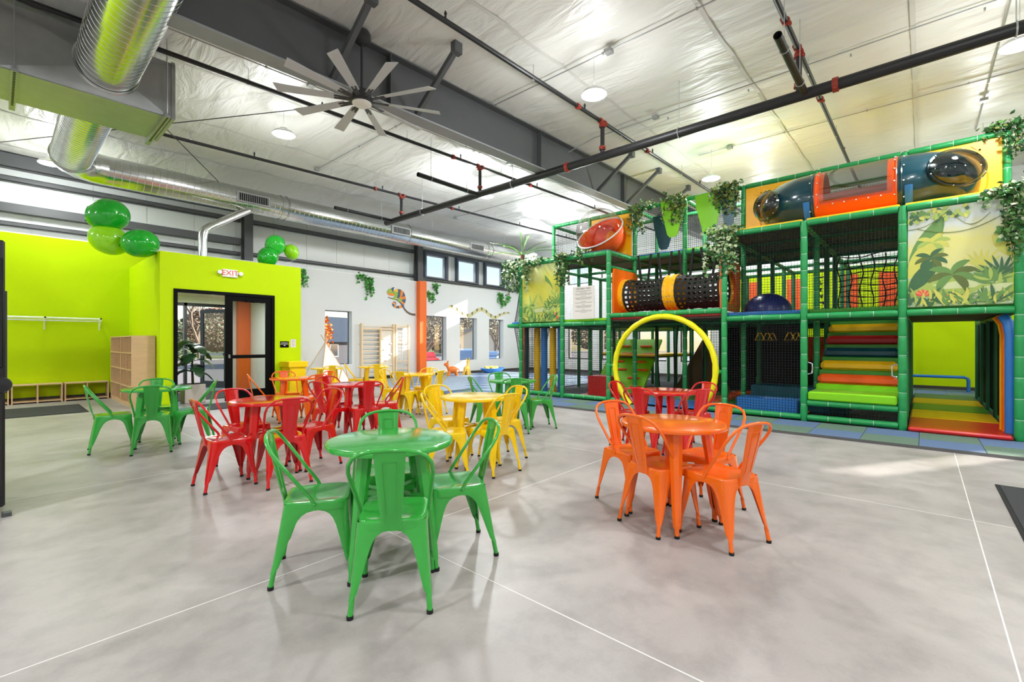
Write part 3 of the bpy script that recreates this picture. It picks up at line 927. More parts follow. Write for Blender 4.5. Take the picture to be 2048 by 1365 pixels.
for z, r, w in ((.722, .225, .052), (.68, .232, .050), (.40, .272, .042), (.15, .312, .032), (.075, .325, .026), (.062, .332, .016), (.012, .338, .0155)):
    rows.append([(r + .8 * w * math.cos(a), w * math.sin(a), z) for a in [2 * PI * (k + .5) / 8 for k in range(9)]])
b.grid(rows)
TM['leg'] = b.mesh('table_leg', [dummy], 30)
TM['foot'] = MB().cyl((.338, 0, .018), (.338, 0, 0), .018, n=12).mesh('table_foot', [rubber])
TM['brace'] = MB().b2(-.262, .262, -.003, .003, .375, .43).b2(-.262, .262, -.022, .022, .427, .432).mesh('table_brace', [dummy], 0)
def table(x, y, rz, colour, label, group='round metal cafe tables', zs=1.0):
    t = thing('round_table', label, 'table', (x, y, 0), rz, group)
    m = PAINT[colour]
    paint(put('table_top', TM['top'], t, (0, 0, 0)), m)
    for k in range(4):
        l = paint(put('leg', TM['leg'], t, (0, 0, 0), (0, 0, k * PI / 2)), m)
        put('foot', TM['foot'], l, (0, 0, 0), (0, 0, 0))
    for k in range(2):
        paint(put('cross_brace', TM['brace'], t, (0, 0, 0), (0, 0, k * PI / 2)), m)
    return t
# each set: table (x, y, leg angle), then its chairs: ('p', x, y, facing in degrees) or ('a', angle round the table, swivel)
SETS = [
 ('green', 1.63, 2.46, 17, 'glossy green round table nearest the camera', 'chairs at the nearest green table', [
   ('p', 1.434, 2.12, 49.8, 'green chair with its back to the camera at the nearest green table'), ('p', 1.284, 2.69, -31, 'green chair side-on left of the nearest green table'),
   ('p', 1.99, 2.28, 153, 'green chair on the right of the nearest green table'), ('a', 58, 0, 'green chair tucked behind the nearest green table')]),
 ('orange', 3.41, 1.41, 27, 'glossy orange round table at the right front', 'chairs at the front orange table', [
   ('p', 3.57, 1.83, -110, 'orange chair at far left of the front orange table'), ('p', 3.285, 1.455, -19, 'orange chair at the near left of the front orange table'),
   ('p', 3.35, 1.045, 70, 'orange chair at the near right of the front orange table'), ('p', 3.83, 1.31, 166, 'orange chair at the far right of the front orange table')]),
 ('red', 5.60, 2.42, 40, 'red round table in front of the yellow ring', 'chairs at the red table by the yellow ring', [
   ('a', 178, 0, 'red chair at the near left of the table by the yellow ring'), ('a', -122, 0, 'red chair at the near right of the table by the yellow ring'),
   ('a', 93, 0, 'red chair at far left of the table by the yellow ring'), ('a', -26, 0, 'red chair at far right of the table by the yellow ring')]),
 ('red', 1.93, 5.14, 35, 'red round table between the two green tables on the left', 'chairs at the left red table', [
   ('p', 1.457, 4.92, 0, 'red chair on the left end of the left red table'), ('a', 102, 4, 'red chair facing the camera behind the left red table'),
   ('p', 1.862, 4.65, 84.5, 'red chair with its back to the camera at the left red table'), ('p', 2.317, 5.0, 187, 'red chair on the right of the left red table')]),
 ('red', 3.53, 6.25, 38, 'middle red round table in front of the yellow tables', 'chairs at the middle red table', [
   ('a', -164, 0, 'red chair on the left of the middle red table'), ('a', 98, 0, 'red chair behind the middle red table'),
   ('a', -104, 0, 'red chair with its back to the camera at the middle red table'), ('a', -29, 0, 'red chair on the right of the middle red table')]),
 ('yellow', 3.60, 3.78, 12, 'yellow round table right behind the nearest green table', 'chairs at the nearest yellow table', [
   ('p', 3.08, 3.62, -40, 'yellow chair at the near left of the nearest yellow table'), ('a', 90, 0, 'yellow chair at far left of the nearest yellow table'),
   ('p', 3.483, 3.385, 87.4, 'yellow chair at the near right of the nearest yellow table'), ('p', 3.95, 3.69, 166, 'yellow chair at far right of the nearest yellow table')]),
 ('yellow', 5.45, 7.38, 20, 'yellow round table in front of the orange column', 'chairs at the yellow table by the column', [
   ('a', -150, 0, 'yellow chair with its back to the camera at the column table'), ('a', 28, 0, 'yellow chair facing the camera in front of the orange column'),
   ('a', -84, 0, 'yellow chair on the right of the table by the orange column'), ('a', 118, 0, 'yellow chair on the left of the table by the orange column')]),
 ('yellow', 6.45, 10.5, 20, 'far yellow table in front of the climbing frame', 'chairs at the far yellow table', [
   ('a', 150, 0, 'yellow chair on the left of the far table by the climber'), ('a', -115, 0, 'yellow chair in front of the far table by the climber')]),
 ('yellow', 5.35, 10.75, 10, 'far yellow table beside the tent and the yellow cabinet', 'chairs at the yellow table by the tent', [
   ('a', -108, 0, 'yellow chair in front of the far table by the tent')]),
 ('orange', 3.44, 8.12, 25, 'orange round table in front of the yellow cabinet', 'chairs at the back orange table', [
   ('a', 82, 0, 'orange chair facing the camera by the yellow cabinet'), ('a', -80, 0, 'orange chair with its back to the camera at the back orange table'),
   ('a', 164, 0, 'orange chair side-on left of the back orange table'), ('a', 6, 0, 'orange chair on the right of the back orange table by the tent')]),
 ('green', 1.44, 7.62, 33, 'green round table beside the wooden cubby shelf', 'chairs at the left green table', [
   ('p', .985, 7.60, -6, 'green chair side-on left of the table by the cubby shelf'), ('p', 1.31, 7.17, 76, 'green chair with its back to the camera by the cubby shelf'),
   ('a', 80, 0, 'green chair behind the table by the cubby shelf'), ('p', 1.78, 7.38, 158, 'green chair in front of the open entrance door')]),
 ('green', 5.55, 4.94, 25, 'green round table beside the blue and yellow pillars', 'chairs at the right green table', [
   ('p', 5.79, 4.577, 144, 'green chair nearest the coloured pillars'), ('a', -134, 0, 'green chair with its back to the camera at the table by the pillars'),
   ('a', 62, 0, 'green chair behind the table by the coloured pillars'), ('p', 5.07, 5.05, -28, 'green chair on the left of the table by the pillars')]),
]
for colour, tx, ty, la, tl, grp, chs in SETS:
    table(tx, ty, math.radians(la), colour, tl)
    for c in chs:
        if c[0] == 'p':
            x, y, rz = c[1], c[2], math.radians(c[3] - 90)
        else:
            a = math.radians(c[1]); rz = a + PI / 2 + math.radians(c[2])
            x, y = tx + .43 * math.cos(a), ty + .43 * math.sin(a)
        chair(x, y, rz, colour, c[-1], grp)
# ------------------------------------------------------------------ cloakroom corner
def bench(x0, x1, label):
    t = thing('cubby_bench', label, 'bench', ((x0 + x1) / 2, 14.9, 0), 0, 'wooden cubby benches')
    y0, y1 = 14.74, 15.085
    MB().b2(x0, x1, y0, y1, .40, .425, ch=.003).build('seat_board', wood, t, 0)
    for x in (x0, x1 - .025, (x0 + x1) / 2 - .0125):
        MB().b2(x, x + .025, y0 + .004, y1, 0, .40).build('divider', wood, t, 0)
    for i in range(2):
        xa = x0 + .025 if i == 0 else (x0 + x1) / 2 + .0125
        xb = (x0 + x1) / 2 - .0125 if i == 0 else x1 - .025
        MB().b2(xa, xb, y0 + .004, y1, .03, .055).build('bottom_board', wood, t, 0)
bench(1.06, 1.835, 'wooden cubby bench touching the tall cubby shelf')
bench(.225, 1.03, 'wooden cubby bench in the middle of the green wall')
bench(-.62, .195, 'wooden cubby bench partly behind the black cabinet')
cs = thing('cubby_shelf', 'tall wooden cubby shelf standing against the entry box wall', 'shelf', (2.07, 13.3, 0))
CX0, CX1, CY0, CY1, CH = 1.86, 2.255, 12.13, 14.70, 1.50
MB().b2(CX0, CX1, CY0, CY0 + .03, 0, CH).build('end_panel', wood, cs, 0)
MB().b2(CX0, CX1, CY1 - .03, CY1, 0, CH).build('end_panel', wood, cs, 0)
MB().b2(CX1 - .012, CX1, CY0 + .03, CY1 - .03, .0, CH).build('back_panel', wood, cs, 0)
for k in range(5):
    z = .06 + k * (CH - .085) / 4
    MB().b2(CX0, CX1 - .012, CY0 + .03, CY1 - .03, z, z + .022).build('shelf_board', wood, cs, 0)
nd = 8
for k in range(1, nd):
    y = CY0 + (CY1 - CY0) * k / nd
    w = .02 if k != nd // 2 else .05
    for j in range(4):
        z0 = .082 + j * (CH - .085) / 4; z1 = .06 + (j + 1) * (CH - .085) / 4
        MB().b2(CX0 + .005, CX1 - .012, y - w / 2, y + w / 2, z0, z1).build('divider', wood, cs, 0)
MB().b2(CX0 + .02, CX1, CY0 + .03, CY1 - .03, 0, .06).build('plinth', wood, cs, 0)
# coat rail
cr = thing('coat_rail', 'white double coat rail on the green wall above the benches', 'rail', (.5, 15.0, 1.85))
for y, z in ((14.80, 1.86), (14.86, 1.93)):
    MB().cyl((-1.6, y, z), (1.70, y, z), .014, n=10).build('rod', whitepl, cr)
MB().b2(-1.6, 1.72, 14.78, 14.90, 1.895, 1.90).build('shelf_wire', whitepl, cr, 0)
for x in (-.9, .75, 1.70):
    MB().b2(x - .008, x + .008, 14.80, 15.10, 1.88, 1.905).tube([(x, 14.82, 1.87), (x, 15.09, 1.70)], .007, 6).b2(x - .012, x + .012, 15.088, 15.099, 1.66, 1.94).build('bracket', whitepl, cr, 0)
    MB().cyl((x, 14.855, 1.93), (x, 14.84, 1.93), .018, n=10).build('end_cap', black, cr)
# floor mats
matm = M('charcoal_entrance_mat', (58, 59, 61), .95, var=.25, scale=120, bump=.4, bscale=220)
def mat_(x0, x1, y0, y1, label):
    b = MB().b2(x0, x1, y0, y1, .0005, .008, ch=.003)
    o = thing('floor_mat', label, 'mat', ((x0 + x1) / 2, (y0 + y1) / 2, 0))
    b.build('rubber_border', rubber, o, 0)
    MB().b2(x0 + .03, x1 - .03, y0 + .03, y1 - .03, .008, .012).build('pile', matm, o, 0)
mat_(-1.2, 1.22, 12.12, 13.80, 'long charcoal mat in front of the wooden benches')
mat_(4.20, 6.29, -1.75, -.51, 'dark charcoal mat cut off by the right picture edge')
mat_(2.78, 4.30, 10.62, 11.72, 'black mat on the floor in front of the entrance door')
mat_(2.6, 4.4, 12.7, 14.8, 'dark mat inside the entrance vestibule')
# black cabinet at the left edge of the picture
kb = thing('upright_cabinet', 'black upright cabinet cut by the left picture edge', 'cabinet', (-.42, 5.62, 0))
dkm = M('black_cabinet_steel', (26, 27, 29), .35, var=.1)
MB().b2(-.82, .05, 5.32, 5.95, .07, 2.14, ch=.012).build('body', dkm, kb, 0)
MB().b2(-.78, .04, 5.285, 5.318, 1.15, 2.0, ch=.006).build('glass_door', M('smoked_front', (18, 19, 22), .12, var=.05), kb, 0)
MB().b2(-.78, .04, 5.285, 5.318, .16, 1.08, ch=.006).build('lower_door', dkm, kb, 0)
MB().b2(.05, .062, 5.36, 5.42, .95, 1.75).build('trim_strip', M('graphite_trim', (70, 72, 75), .4, var=.05), kb, 0)
MB().lathe([(0, 0), (.05, 0), (.06, .012), (.055, .03), (0, .034)], 20, Matrix.Translation((.03, 5.285, 1.02)) @ Matrix.Rotation(PI / 2, 4, 'X')).build('round_knob', dkm, kb)
MB().b2(.03, .085, 5.27, 5.34, .0, .03).b2(-.85, -.78, 5.27, 5.34, 0, .03).build('levelling_foot', M('graphite_trim', (70, 72, 75), .4, var=.05), kb, 0)
MB().b2(-.82, .0, 5.34, 5.92, .0, .07).build('plinth', dkm, kb, 0)

# ------------------------------------------------------------------ exit sign, plaques
es = thing('exit_sign', 'white exit sign with red letters and two lamp heads above the door', 'sign', (3.55, GY, 2.93))
MB().b2(3.40, 3.71, GY - .045, GY, 2.845, 3.02, ch=.006).build('housing', whitepl, es, 0)
exm = M('exit_red', (224, 70, 60), .5, var=.02)
put('lettering', text_mesh('EXIT', .165, exm), es, (0.005, -.046, .002), (PI / 2, 0, 0))
for s_, x in ((-1, 3.34), (1, 3.77)):
    h = MB().b2(min(x, 3.555 + s_ * .155), max(x, 3.555 + s_ * .155), GY - .04, GY - .015, 2.925, 2.95)
    h.lathe([(0, -.03), (.035, -.03), (.045, .0), (.045, .05), (.03, .055), (0, .055)], 16, Matrix.Translation((x, GY - .03, 2.938)) @ Matrix.Rotation(PI / 2, 4, 'X'))
    h.build('lamp_head', whitepl, es)
pq = thing('wall_plaque', 'small black plaque with white lettering beside the door', 'sign', (4.76, GY, 1.31))
MB().b2(4.66, 4.867, GY - .012, GY - .001, 1.235, 1.388, ch=.002).build('plate', black, pq, 0)
wt = M('white_print', (235, 235, 235), .5, var=0)
put('lettering', text_mesh('MAXIMUM', .034, wt, .0006), pq, (.003, -.0128, .038), (PI / 2, 0, 0))
put('lettering', text_mesh('OCCUPANCY', .032, wt, .0006), pq, (.003, -.0128, .006), (PI / 2, 0, 0))
MB().b2(4.745, 4.782, GY - .0128, GY - .012, 1.278, 1.295).build('print_line', wt, pq, 0)
nt_ = thing('paper_notice', 'white paper notice beside the black plaque', 'notice', (4.98, GY, 1.33))
MB().b2(4.912, 5.042, GY - .004, GY - .001, 1.236, 1.44).build('sheet', M('notice_paper', (224, 214, 216), .8, var=.02), nt_, 0)
b = MB()
for z, w in ((1.415, .08), (1.385, .06), (1.37, .07), (1.33, .05), (1.30, .08), (1.285, .07), (1.265, .06)):
    b.b2(4.977 - w / 2, 4.977 + w / 2, GY - .005, GY - .004, z, z + .006)
pl_ = b.build('print_lines', M('grey_print', (150, 140, 150), .7, var=0), nt_, 0); pl_['kind'] = 'stuff'

# ------------------------------------------------------------------ leaves
leafm = [M('ivy_dark', (44, 92, 48), .5, var=.3, scale=20), M('ivy_mid', (86, 136, 66), .5, var=.3, scale=20), M('ivy_pale', (188, 202, 160), .5, var=.2, scale=20), M('ivy_olive', (128, 136, 66), .5, var=.3, scale=20), M('ivy_bright', (74, 168, 62), .5, var=.25, scale=20)]
stemm = M('vine_stem', (70, 78, 46), .7, var=.2)
def add_leaf(b, p, s_, rr, mi):
    d = Vector((rr.uniform(-1, 1), rr.uniform(-1, 1), rr.uniform(-1.2, .2))).normalized()
    n = Vector((rr.uniform(-1, .3), rr.uniform(-1, .4), rr.uniform(-.2, 1))).normalized()
    w = d.cross(n)
    if w.length < .1: return
    w.normalize(); n = w.cross(d)
    p = Vector(p)
    b.add([p, p + d * s_ * .35 + w * s_ * .48 - n * s_ * .08, p + d * s_ * .7 + w * s_ * .26, p + d * s_, p + d * s_ * .7 - w * s_ * .26, p + d * s_ * .35 - w * s_ * .48 - n * s_ * .08, p + d * s_ * .45 + n * s_ * .06],
          [(0, 1, 6), (1, 2, 6), (2, 3, 6), (3, 4, 6), (4, 5, 6), (5, 0, 6)], mi)
def vine(name, label, anchors, seed, mix, size=.065, bush=40, group=None, drop=None, wall=None):
    """anchors: (x, y, z, hanging length, number of strands, spread)"""
    rr = random.Random(seed)
    x, y, z = anchors[0][:3]
    t = thing(name, label, 'vine', (x, y, z - .1), 0, group)
    L = MB(); S = MB()
    for (x, y, z, ln, ns, spd) in anchors:
        for i in range(ns):
            p = Vector((x + rr.uniform(-spd, spd) * (.4 if wall is not None else 1), y + rr.uniform(-spd, spd), z + rr.uniform(-.03, .05)))
            if wall is not None:
                p = Vector((x + rr.uniform(-spd, spd), wall - .03 - rr.random() * .04, z))
            ll = ln * rr.uniform(.35, 1.0)
            n = max(3, int(ll / .055)); pts = [p.copy()]
            dv = Vector((rr.uniform(-1, 1), rr.uniform(-1, 1), 0)) * .02
            if wall is not None: dv.y = 0
            for k in range(n):
                p = p + Vector((dv.x + rr.uniform(-.016, .016), (dv.y + rr.uniform(-.016, .016)) if wall is None else 0, -.05 + (.04 if k < 1 else 0)))
                dv *= .8
                pts.append(p.copy())
                for _ in range(2):
                    o = Vector((rr.uniform(-.035, .035), rr.uniform(-.035, .035), rr.uniform(-.03, .03)))
                    if wall is not None: o.y = -abs(o.y)
                    add_leaf(L, p + o, size * rr.uniform(.7, 1.25), rr, rr.choices(range(len(mix)), mix)[0])
            S.tube(pts, .004, 4, caps=False)
        for i in range(bush):
            o = Vector((rr.gauss(0, spd * .7), rr.gauss(0, spd * .7) if wall is None else -abs(rr.gauss(0, .03)), abs(rr.gauss(0, .05)) - .03))
            add_leaf(L, Vector((x, wall if wall is not None else y, z)) + o, size * rr.uniform(.8, 1.3), rr, rr.choices(range(len(mix)), mix)[0])
    o = L.build('leaves', leafm, t, 0); o['kind'] = 'stuff'
    S.build('stems', stemm, t)['kind'] = 'stuff'
    return t
WV = 'ivy sprigs on the white wall'
vine('hanging_ivy', 'green ivy sprig on the white wall left of the chameleon', [(8.75, YW, 3.80, .5, 5, .18), (9.05, YW, 3.72, .85, 6, .12)], 3, (1, 2, 0, 0, 7), .09, 14, WV, wall=YW)
vine('hanging_ivy', 'green ivy sprig on the white wall beside the orange column', [(12.15, YW, 3.78, .5, 5, .16), (11.85, YW, 3.4, .5, 4, .16)], 4, (1, 2, 0, 0, 7), .09, 14, WV, wall=YW)
vine('hanging_ivy', 'green ivy sprig on the white wall next to the play structure', [(16.05, YW, 3.74, .9, 6, .12), (16.7, YW, 3.62, .4, 4, .16), (16.35, YW, 3.35, .25, 3, .16)], 5, (1, 2, 0, 0, 7), .09, 12, WV, wall=YW)
vine('hanging_ivy', 'thin ivy strand beside the edge of the green entry wall', [(6.72, YW, 3.74, .7, 4, .08)], 6, (1, 2, 0, 0, 7), .085, 6, WV, wall=YW)

# ------------------------------------------------------------------ wall art
def wm(px, py):                       # picture sketch units to the white wall
    u = 760 + px / 17.07; v = 560 + py / 17.07
    return 9.808 + (u - 773) * .0225, 3.469 - (v - 574 - .105 * (u - 773)) * .0195
WALLM = Matrix(((1, 0, 0, 0), (0, 0, -1, 0), (0, 1, 0, 0), (0, 0, 0, 1)))
ca = thing('chameleon_wall_art', 'painted cut-out of a striped chameleon on a branch', 'wall art', (10.25, YW, 3.1))
cc = {'blue': M('art_slate_blue', (62, 92, 116), .6, var=.05), 'orange': M('art_orange', (240, 134, 36), .6, var=.08), 'green': M('art_leaf_green', (140, 178, 70), .6, var=.08), 'brown': M('art_branch_brown', (112, 92, 78), .6, var=.08), 'yellow': M('art_yellow', (240, 196, 70), .6, var=.05), 'dark': M('art_dark', (34, 40, 52), .6, var=.05)}
def art(name, pts, col, layer=1):
    P = [wm(*p) for p in pts]
    m = Matrix.Translation((0, YW - .001 - .003 * layer, 0)) @ WALLM
    b = MB(); b.prism(P, .003, m); b.build(name, cc[col], ca, 0)
def band(name, line, w0, w1, col, layer):
    n = len(line); L = []; Rr = []
    for i, (x, y) in enumerate(line):
        a = line[max(i - 1, 0)]; c = line[min(i + 1, n - 1)]
        dx, dy = c[0] - a[0], c[1] - a[1]; l = math.hypot(dx, dy) or 1
        w = w0 + (w1 - w0) * i / (n - 1)
        L.append((x - dy / l * w, y + dx / l * w)); Rr.append((x + dy / l * w, y - dx / l * w))
    art(name, L + Rr[::-1], col, layer)
band('branch', [(275, 580), (360, 618), (470, 640), (560, 668), (640, 720), (720, 800), (790, 900), (850, 1010), (930, 1100), (1030, 1165), (1130, 1200), (1235, 1215)], 14, 38, 'brown', 1)
body = [(455, 380), (520, 325), (620, 305), (720, 335), (800, 400), (855, 500), (885, 600), (885, 700), (860, 790), (830, 860), (760, 800), (700, 690), (620, 640), (520, 600), (480, 540), (450, 470)]
art('body', body, 'orange', 2)
art('stripe', [(625, 310), (715, 335), (700, 440), (690, 560), (640, 640), (580, 610), (610, 480)], 'blue', 3)
art('stripe', [(800, 400), (855, 500), (862, 545), (790, 580), (735, 590), (780, 510)], 'blue', 3)
art('stripe', [(888, 650), (880, 720), (860, 800), (790, 760), (740, 680), (790, 660)], 'blue', 3)
art('chest', [(455, 400), (520, 400), (600, 420), (600, 560), (560, 600), (500, 590), (470, 520)], 'green', 3)
art('belly', [(470, 350), (600, 312), (605, 420), (540, 400)], 'yellow', 3)
art('head', [(235, 400), (300, 320), (380, 290), (440, 330), (460, 400), (450, 470), (360, 470), (260, 450)], 'green', 3)
art('jaw', [(225, 430), (300, 445), (400, 465), (500, 480), (490, 530), (400, 545), (300, 510)], 'orange', 4)
art('crest', [(380, 300), (430, 255), (495, 255), (470, 300), (445, 420), (400, 330)], 'blue', 4)
art('eye', [(350 + 34 * math.cos(a), 380 + 34 * math.sin(a)) for a in [2 * PI * k / 12 for k in range(12)]], 'yellow', 5)
art('pupil', [(352 + 12 * math.cos(a), 380 + 12 * math.sin(a)) for a in [2 * PI * k / 10 for k in range(10)]], 'dark', 6)
art('foot', [(430, 600), (520, 570), (540, 640), (500, 690), (440, 670)], 'green', 4)
art('foot', [(600, 640), (700, 620), (740, 700), (690, 760), (610, 720)], 'green', 4)
tail = [(800, 850), (740, 905), (650, 925), (560, 920), (480, 880), (440, 810), (470, 755), (530, 760), (545, 810), (515, 830)]
band('tail', tail, 52, 16, 'blue', 3)
for i, c in ((1, 'orange'), (3, 'orange'), (5, 'orange'), (7, 'orange')):
    band('tail_band', tail[i:i + 2], 50 - 4 * i, 46 - 4 * i, c, 4)
sn = thing('snake_wall_art', 'painted pale snake with dark bands winding across the white wall', 'wall art', (15, YW, 2.7))
snm = M('art_snake_cream', (206, 200, 150), .6, var=.12, scale=12); snd = M('art_snake_band', (104, 90, 56), .6, var=.1)
def snake_z(x): return 2.72 + (.17 if x < 15.9 else .10) * math.cos((x - 14.82) * 3.5)
b = MB(); top = []; bot = []
for i in range(60):
    x = 12.9 + 3.9 * i / 59; w = .092 * (1 - .6 * max(0, (x - 15.6) / 1.2))
    top.append((x, snake_z(x) + w)); bot.append((x, snake_z(x) - w))
mm = Matrix.Translation((0, YW - .001, 0)) @ WALLM
vs = [mm @ Vector((p[0], p[1], d)) for d in (0, .004) for p in (top + bot)]
fs = []
for i in range(59):
    fs += [(120 + 60 + i, 120 + 60 + i + 1, 120 + i + 1, 120 + i), (i, i + 1, 120 + i + 1, 120 + i), (60 + i + 1, 60 + i, 180 + i, 180 + i + 1)]
b.add(vs, fs); b.build('body', snm, sn, 0)
x = 13.05
while x < 16.7:
    w = .06; h = .088 * (1 - .6 * max(0, (x - 15.6) / 1.2))
    MB().add([mm @ Vector(p) for p in ((x - w, snake_z(x - w) + h, .006), (x + w, snake_z(x + w) + h, .006), (x + .02, snake_z(x + .02) - h * .5, .006), (x - .02, snake_z(x - .02) - h * .5, .006))], [(0, 1, 2, 3)]).build('band', snd, sn, 0)
    x += .30

# ------------------------------------------------------------------ balloons
BL = {'dark': M('balloon_emerald', (20, 165, 35), .12, var=.06, coat=.4, subsurf=.2), 'lime': M('balloon_lime', (150, 220, 20), .14, var=.06, coat=.4, subsurf=.2), 'mid': M('balloon_green', (40, 190, 50), .12, var=.06, coat=.4, subsurf=.2)}
def balloon(p, r, col, label, tilt=(0, 0), group='green balloons', string=None):
    t = thing('balloon', label, 'balloon', p, 0, group)
    q = Matrix.Rotation(tilt[0], 4, 'X') @ Matrix.Rotation(tilt[1], 4, 'Y')
    prof = []
    for k in range(19):
        a = PI * k / 18
        prof.append((r * math.sin(a) * (1 - .06 * (k / 18)), r * 1.06 * math.cos(a) if a < PI / 2 else r * 1.16 * math.cos(a)))
    o = MB().lathe(prof, 32, q).build('skin', BL[col], None, 60); o.parent = t
    k = MB().lathe([(0, -r * 1.15), (.012, -r * 1.17), (.02, -r * 1.2), (.024, -r * 1.215), (0, -r * 1.21)], 10, q).build('knot', BL[col], None); k.parent = t
    if string:
        e = q @ Vector((0, 0, -r * 1.2)); s2 = Vector(string) - Vector(p)
        MB().tube([e, e.lerp(s2, .5) + Vector((0, 0, -.05)), s2], .003, 5).build('string', whitepl, None).parent = t
crn = (2.3, 11.85, 3.27)
balloon((1.56, 12.55, 3.99), .335, 'dark', 'emerald balloon on top of the left cluster', (.25, 1.1), string=crn)
balloon((1.56, 12.60, 3.50), .315, 'lime', 'lime balloon in the middle of the left cluster', (-.2, -1.0), string=crn)
balloon((2.02, 12.15, 3.42), .30, 'dark', 'emerald balloon nearest the corner of the entry box', (.3, 1.3), string=crn)
balloon((4.72, 12.25, 3.83), .24, 'mid', 'bright green balloon on top of the cluster over the exit sign', (.2, .3), string=(4.6, 12.2, 3.27))
balloon((4.52, 12.18, 3.49), .24, 'dark', 'dark green balloon resting on the entry box edge', (.1, .5), string=(4.6, 12.2, 3.27))
balloon((5.16, 12.35, 3.74), .185, 'lime', 'small lime balloon at the right of the exit sign cluster', (-.2, -.4), string=(4.6, 12.2, 3.27))
balloon((6.75, -1.03, 4.98), .19, 'mid', 'green balloon cut by the top right picture corner', (.3, .2), string=(6.75, -1.03, 5.75))

# ------------------------------------------------------------------ things by the far wall
yb = thing('yellow_cabinet', 'bright yellow cabinet standing against the green entry wall', 'cabinet', (4.95, 11.5, 0))
ym = M('yellow_laminate', (250, 212, 20), .35, var=.03)
MB().b2(4.68, 5.06, 11.28, 11.74, .04, .76).build('body', ym, yb, 0)
MB().b2(4.64, 5.10, 11.24, 11.78, .76, .90, ch=.01).build('lid', ym, yb, 0)
MB().b2(4.71, 5.03, 11.262, 11.28, .08, .72, ch=.004).build('door', ym, yb, 0)
MB().b2(4.71, 5.03, 11.31, 11.71, 0, .04).build('plinth', black, yb, 0)
# tent
tp = thing('play_tent', 'white canvas teepee tent standing below the tall window', 'tent', (7.0, 14.2, 0))
canvas = M('white_canvas', (244, 242, 238), .85, var=.05, bump=.15, bscale=90)
tc_ = Vector((7.0, 14.2, 0)); apex = tc_ + Vector((0, 0, 1.38))
cs4 = [tc_ + Vector((.84 * math.cos(a), .74 * math.sin(a), .0)) for a in [PI / 4 + .2 + PI / 2 * k for k in range(4)]]
for k in range(4):
    a, c = cs4[k], cs4[(k + 1) % 4]
    rows = []
    for i in range(9):
        f = i / 8; r = []
        for j in range(7):
            g = j / 6; p = (a.lerp(c, g)).lerp(apex, f)
            inn = (tc_ - p); inn.z = 0
            p = p + inn * (.10 * math.sin(PI * g) * (1 - f))
            r.append(p)
        rows.append(r)
    MB().grid(rows).build('canvas_panel', canvas, tp, 60)
for k in range(4):
    p = cs4[k]; d = (apex - p)
    MB().cyl(p, p + d * 1.17, .013, n=8).build('pole', wood, tp)
# wall bars
birch = M('light_birch', (232, 206, 168), .5, var=.1, scale=3, stretch=(1, 1, 14))
cf = thing('climbing_frame', 'light wooden wall bars with ladder rungs and a rope net', 'climbing frame', (9.7, 14.95, 0))
for x in (8.70, 9.46, 10.02, 10.12, 10.70):
    MB().b2(x - .03, x + .03, 14.90, 14.99, 0, 2.06 if x != 9.46 else 1.9).build('upright', birch, cf, 0)
for k in range(11):
    z = .22 + k * .165
    MB().cyl((8.73, 14.945, z), (9.43, 14.945, z), .017, n=8).build('rung', birch, cf)
for z in (1.85, 1.95):
    MB().cyl((8.73, 14.90, z), (10.05, 14.90, z), .016, n=8).build('top_bar', birch, cf)
MB().b2(9.49, 9.99, 14.955, 14.975, .15, 1.95).build('hold_board', M('pale_birch', (228, 216, 196), .6, var=.06), cf, 0)
for i, (x, z) in enumerate(((9.9, 1.32), (9.62, 1.1), (9.9, .92), (9.7, .7), (9.92, .52), (9.6, 1.5))):
    MB().sphere((x, 14.94, z), .045, 10, 8, 0, (1.2, .7, .8)).build('climbing_hold', M('hold_white', (232, 230, 226), .5, var=.04), cf)
for z in (.35, .62, 1.35, 1.95):
    MB().b2(10.15, 10.67, 14.93, 14.96, z, z + .05).build('net_bar', birch, cf, 0)
b = MB()
for k in range(5):
    x = 10.2 + k * .11; b.cyl((x, 14.92, .3), (x, 14.92, 1.95), .006, n=5)
for k in range(12):
    z = .4 + k * .14; b.cyl((10.16, 14.92, z), (10.66, 14.92, z), .006, n=5)
b.build('rope_net', whitepl, cf)['kind'] = 'stuff'
for x in (8.70, 10.70):
    for z in (.5, 1.3, 2.0):
        MB().cyl((x, 14.985, z), (x, 15.095, z), .02, n=8).build('wall_bracket', birch, cf)
# toy hoppers
def hopper(x, y, rz, col, label, neck):
    t = thing('hopper_toy', label, 'toy', (x, y, 0), rz, 'inflatable hopper animals')
    m = M('vinyl_' + label.split()[0], col, .3, var=.05, coat=.2)
    b = MB(); b.sphere((0, 0, .27), .15, 18, 12, 0, (1.45, .95, .95)); b.build('body', m, None, 70).parent = t
    for sx in (-1, 1):
        for sy in (-1, 1):
            MB().tube([(sx * .12, sy * .07, .22), (sx * .16, sy * .09, .1), (sx * .17, sy * .095, .004)], .05, 12, radii=[.06, .05, .055]).build('leg', m, None, 70).parent = t
    MB().tube([(.14, 0, .33), (.2, 0, .33 + neck * .6), (.21, 0, .33 + neck)], .06, 12, radii=[.085, .06, .065]).build('neck', m, None, 70).parent = t
    h = MB().sphere((.25, 0, .36 + neck), .08, 14, 10, 0, (1.35, .85, .9)).build('head', m, None, 70); h.parent = t
    for sy in (-1, 1):
        MB().tube([(.2, sy * .05, .42 + neck), (.18, sy * .08, .52 + neck)], .03, 8, radii=[.03, .008]).build('ear', m, h)
        MB().sphere((.31, sy * .055, .385 + neck), .013, 8, 6).build('eye', black, h)
    MB().tube([(-.2, 0, .32), (-.27, 0, .25), (-.28, 0, .17)], .02, 8).build('tail', m, None).parent = t
hopper(12.35, 14.25, 2.6, (242, 130, 50), 'orange bouncy animal toy near the sunlit wall', .12)
hopper(13.05, 14.15, .6, (250, 208, 90), 'yellow bouncy animal toy next to the orange one', .22)
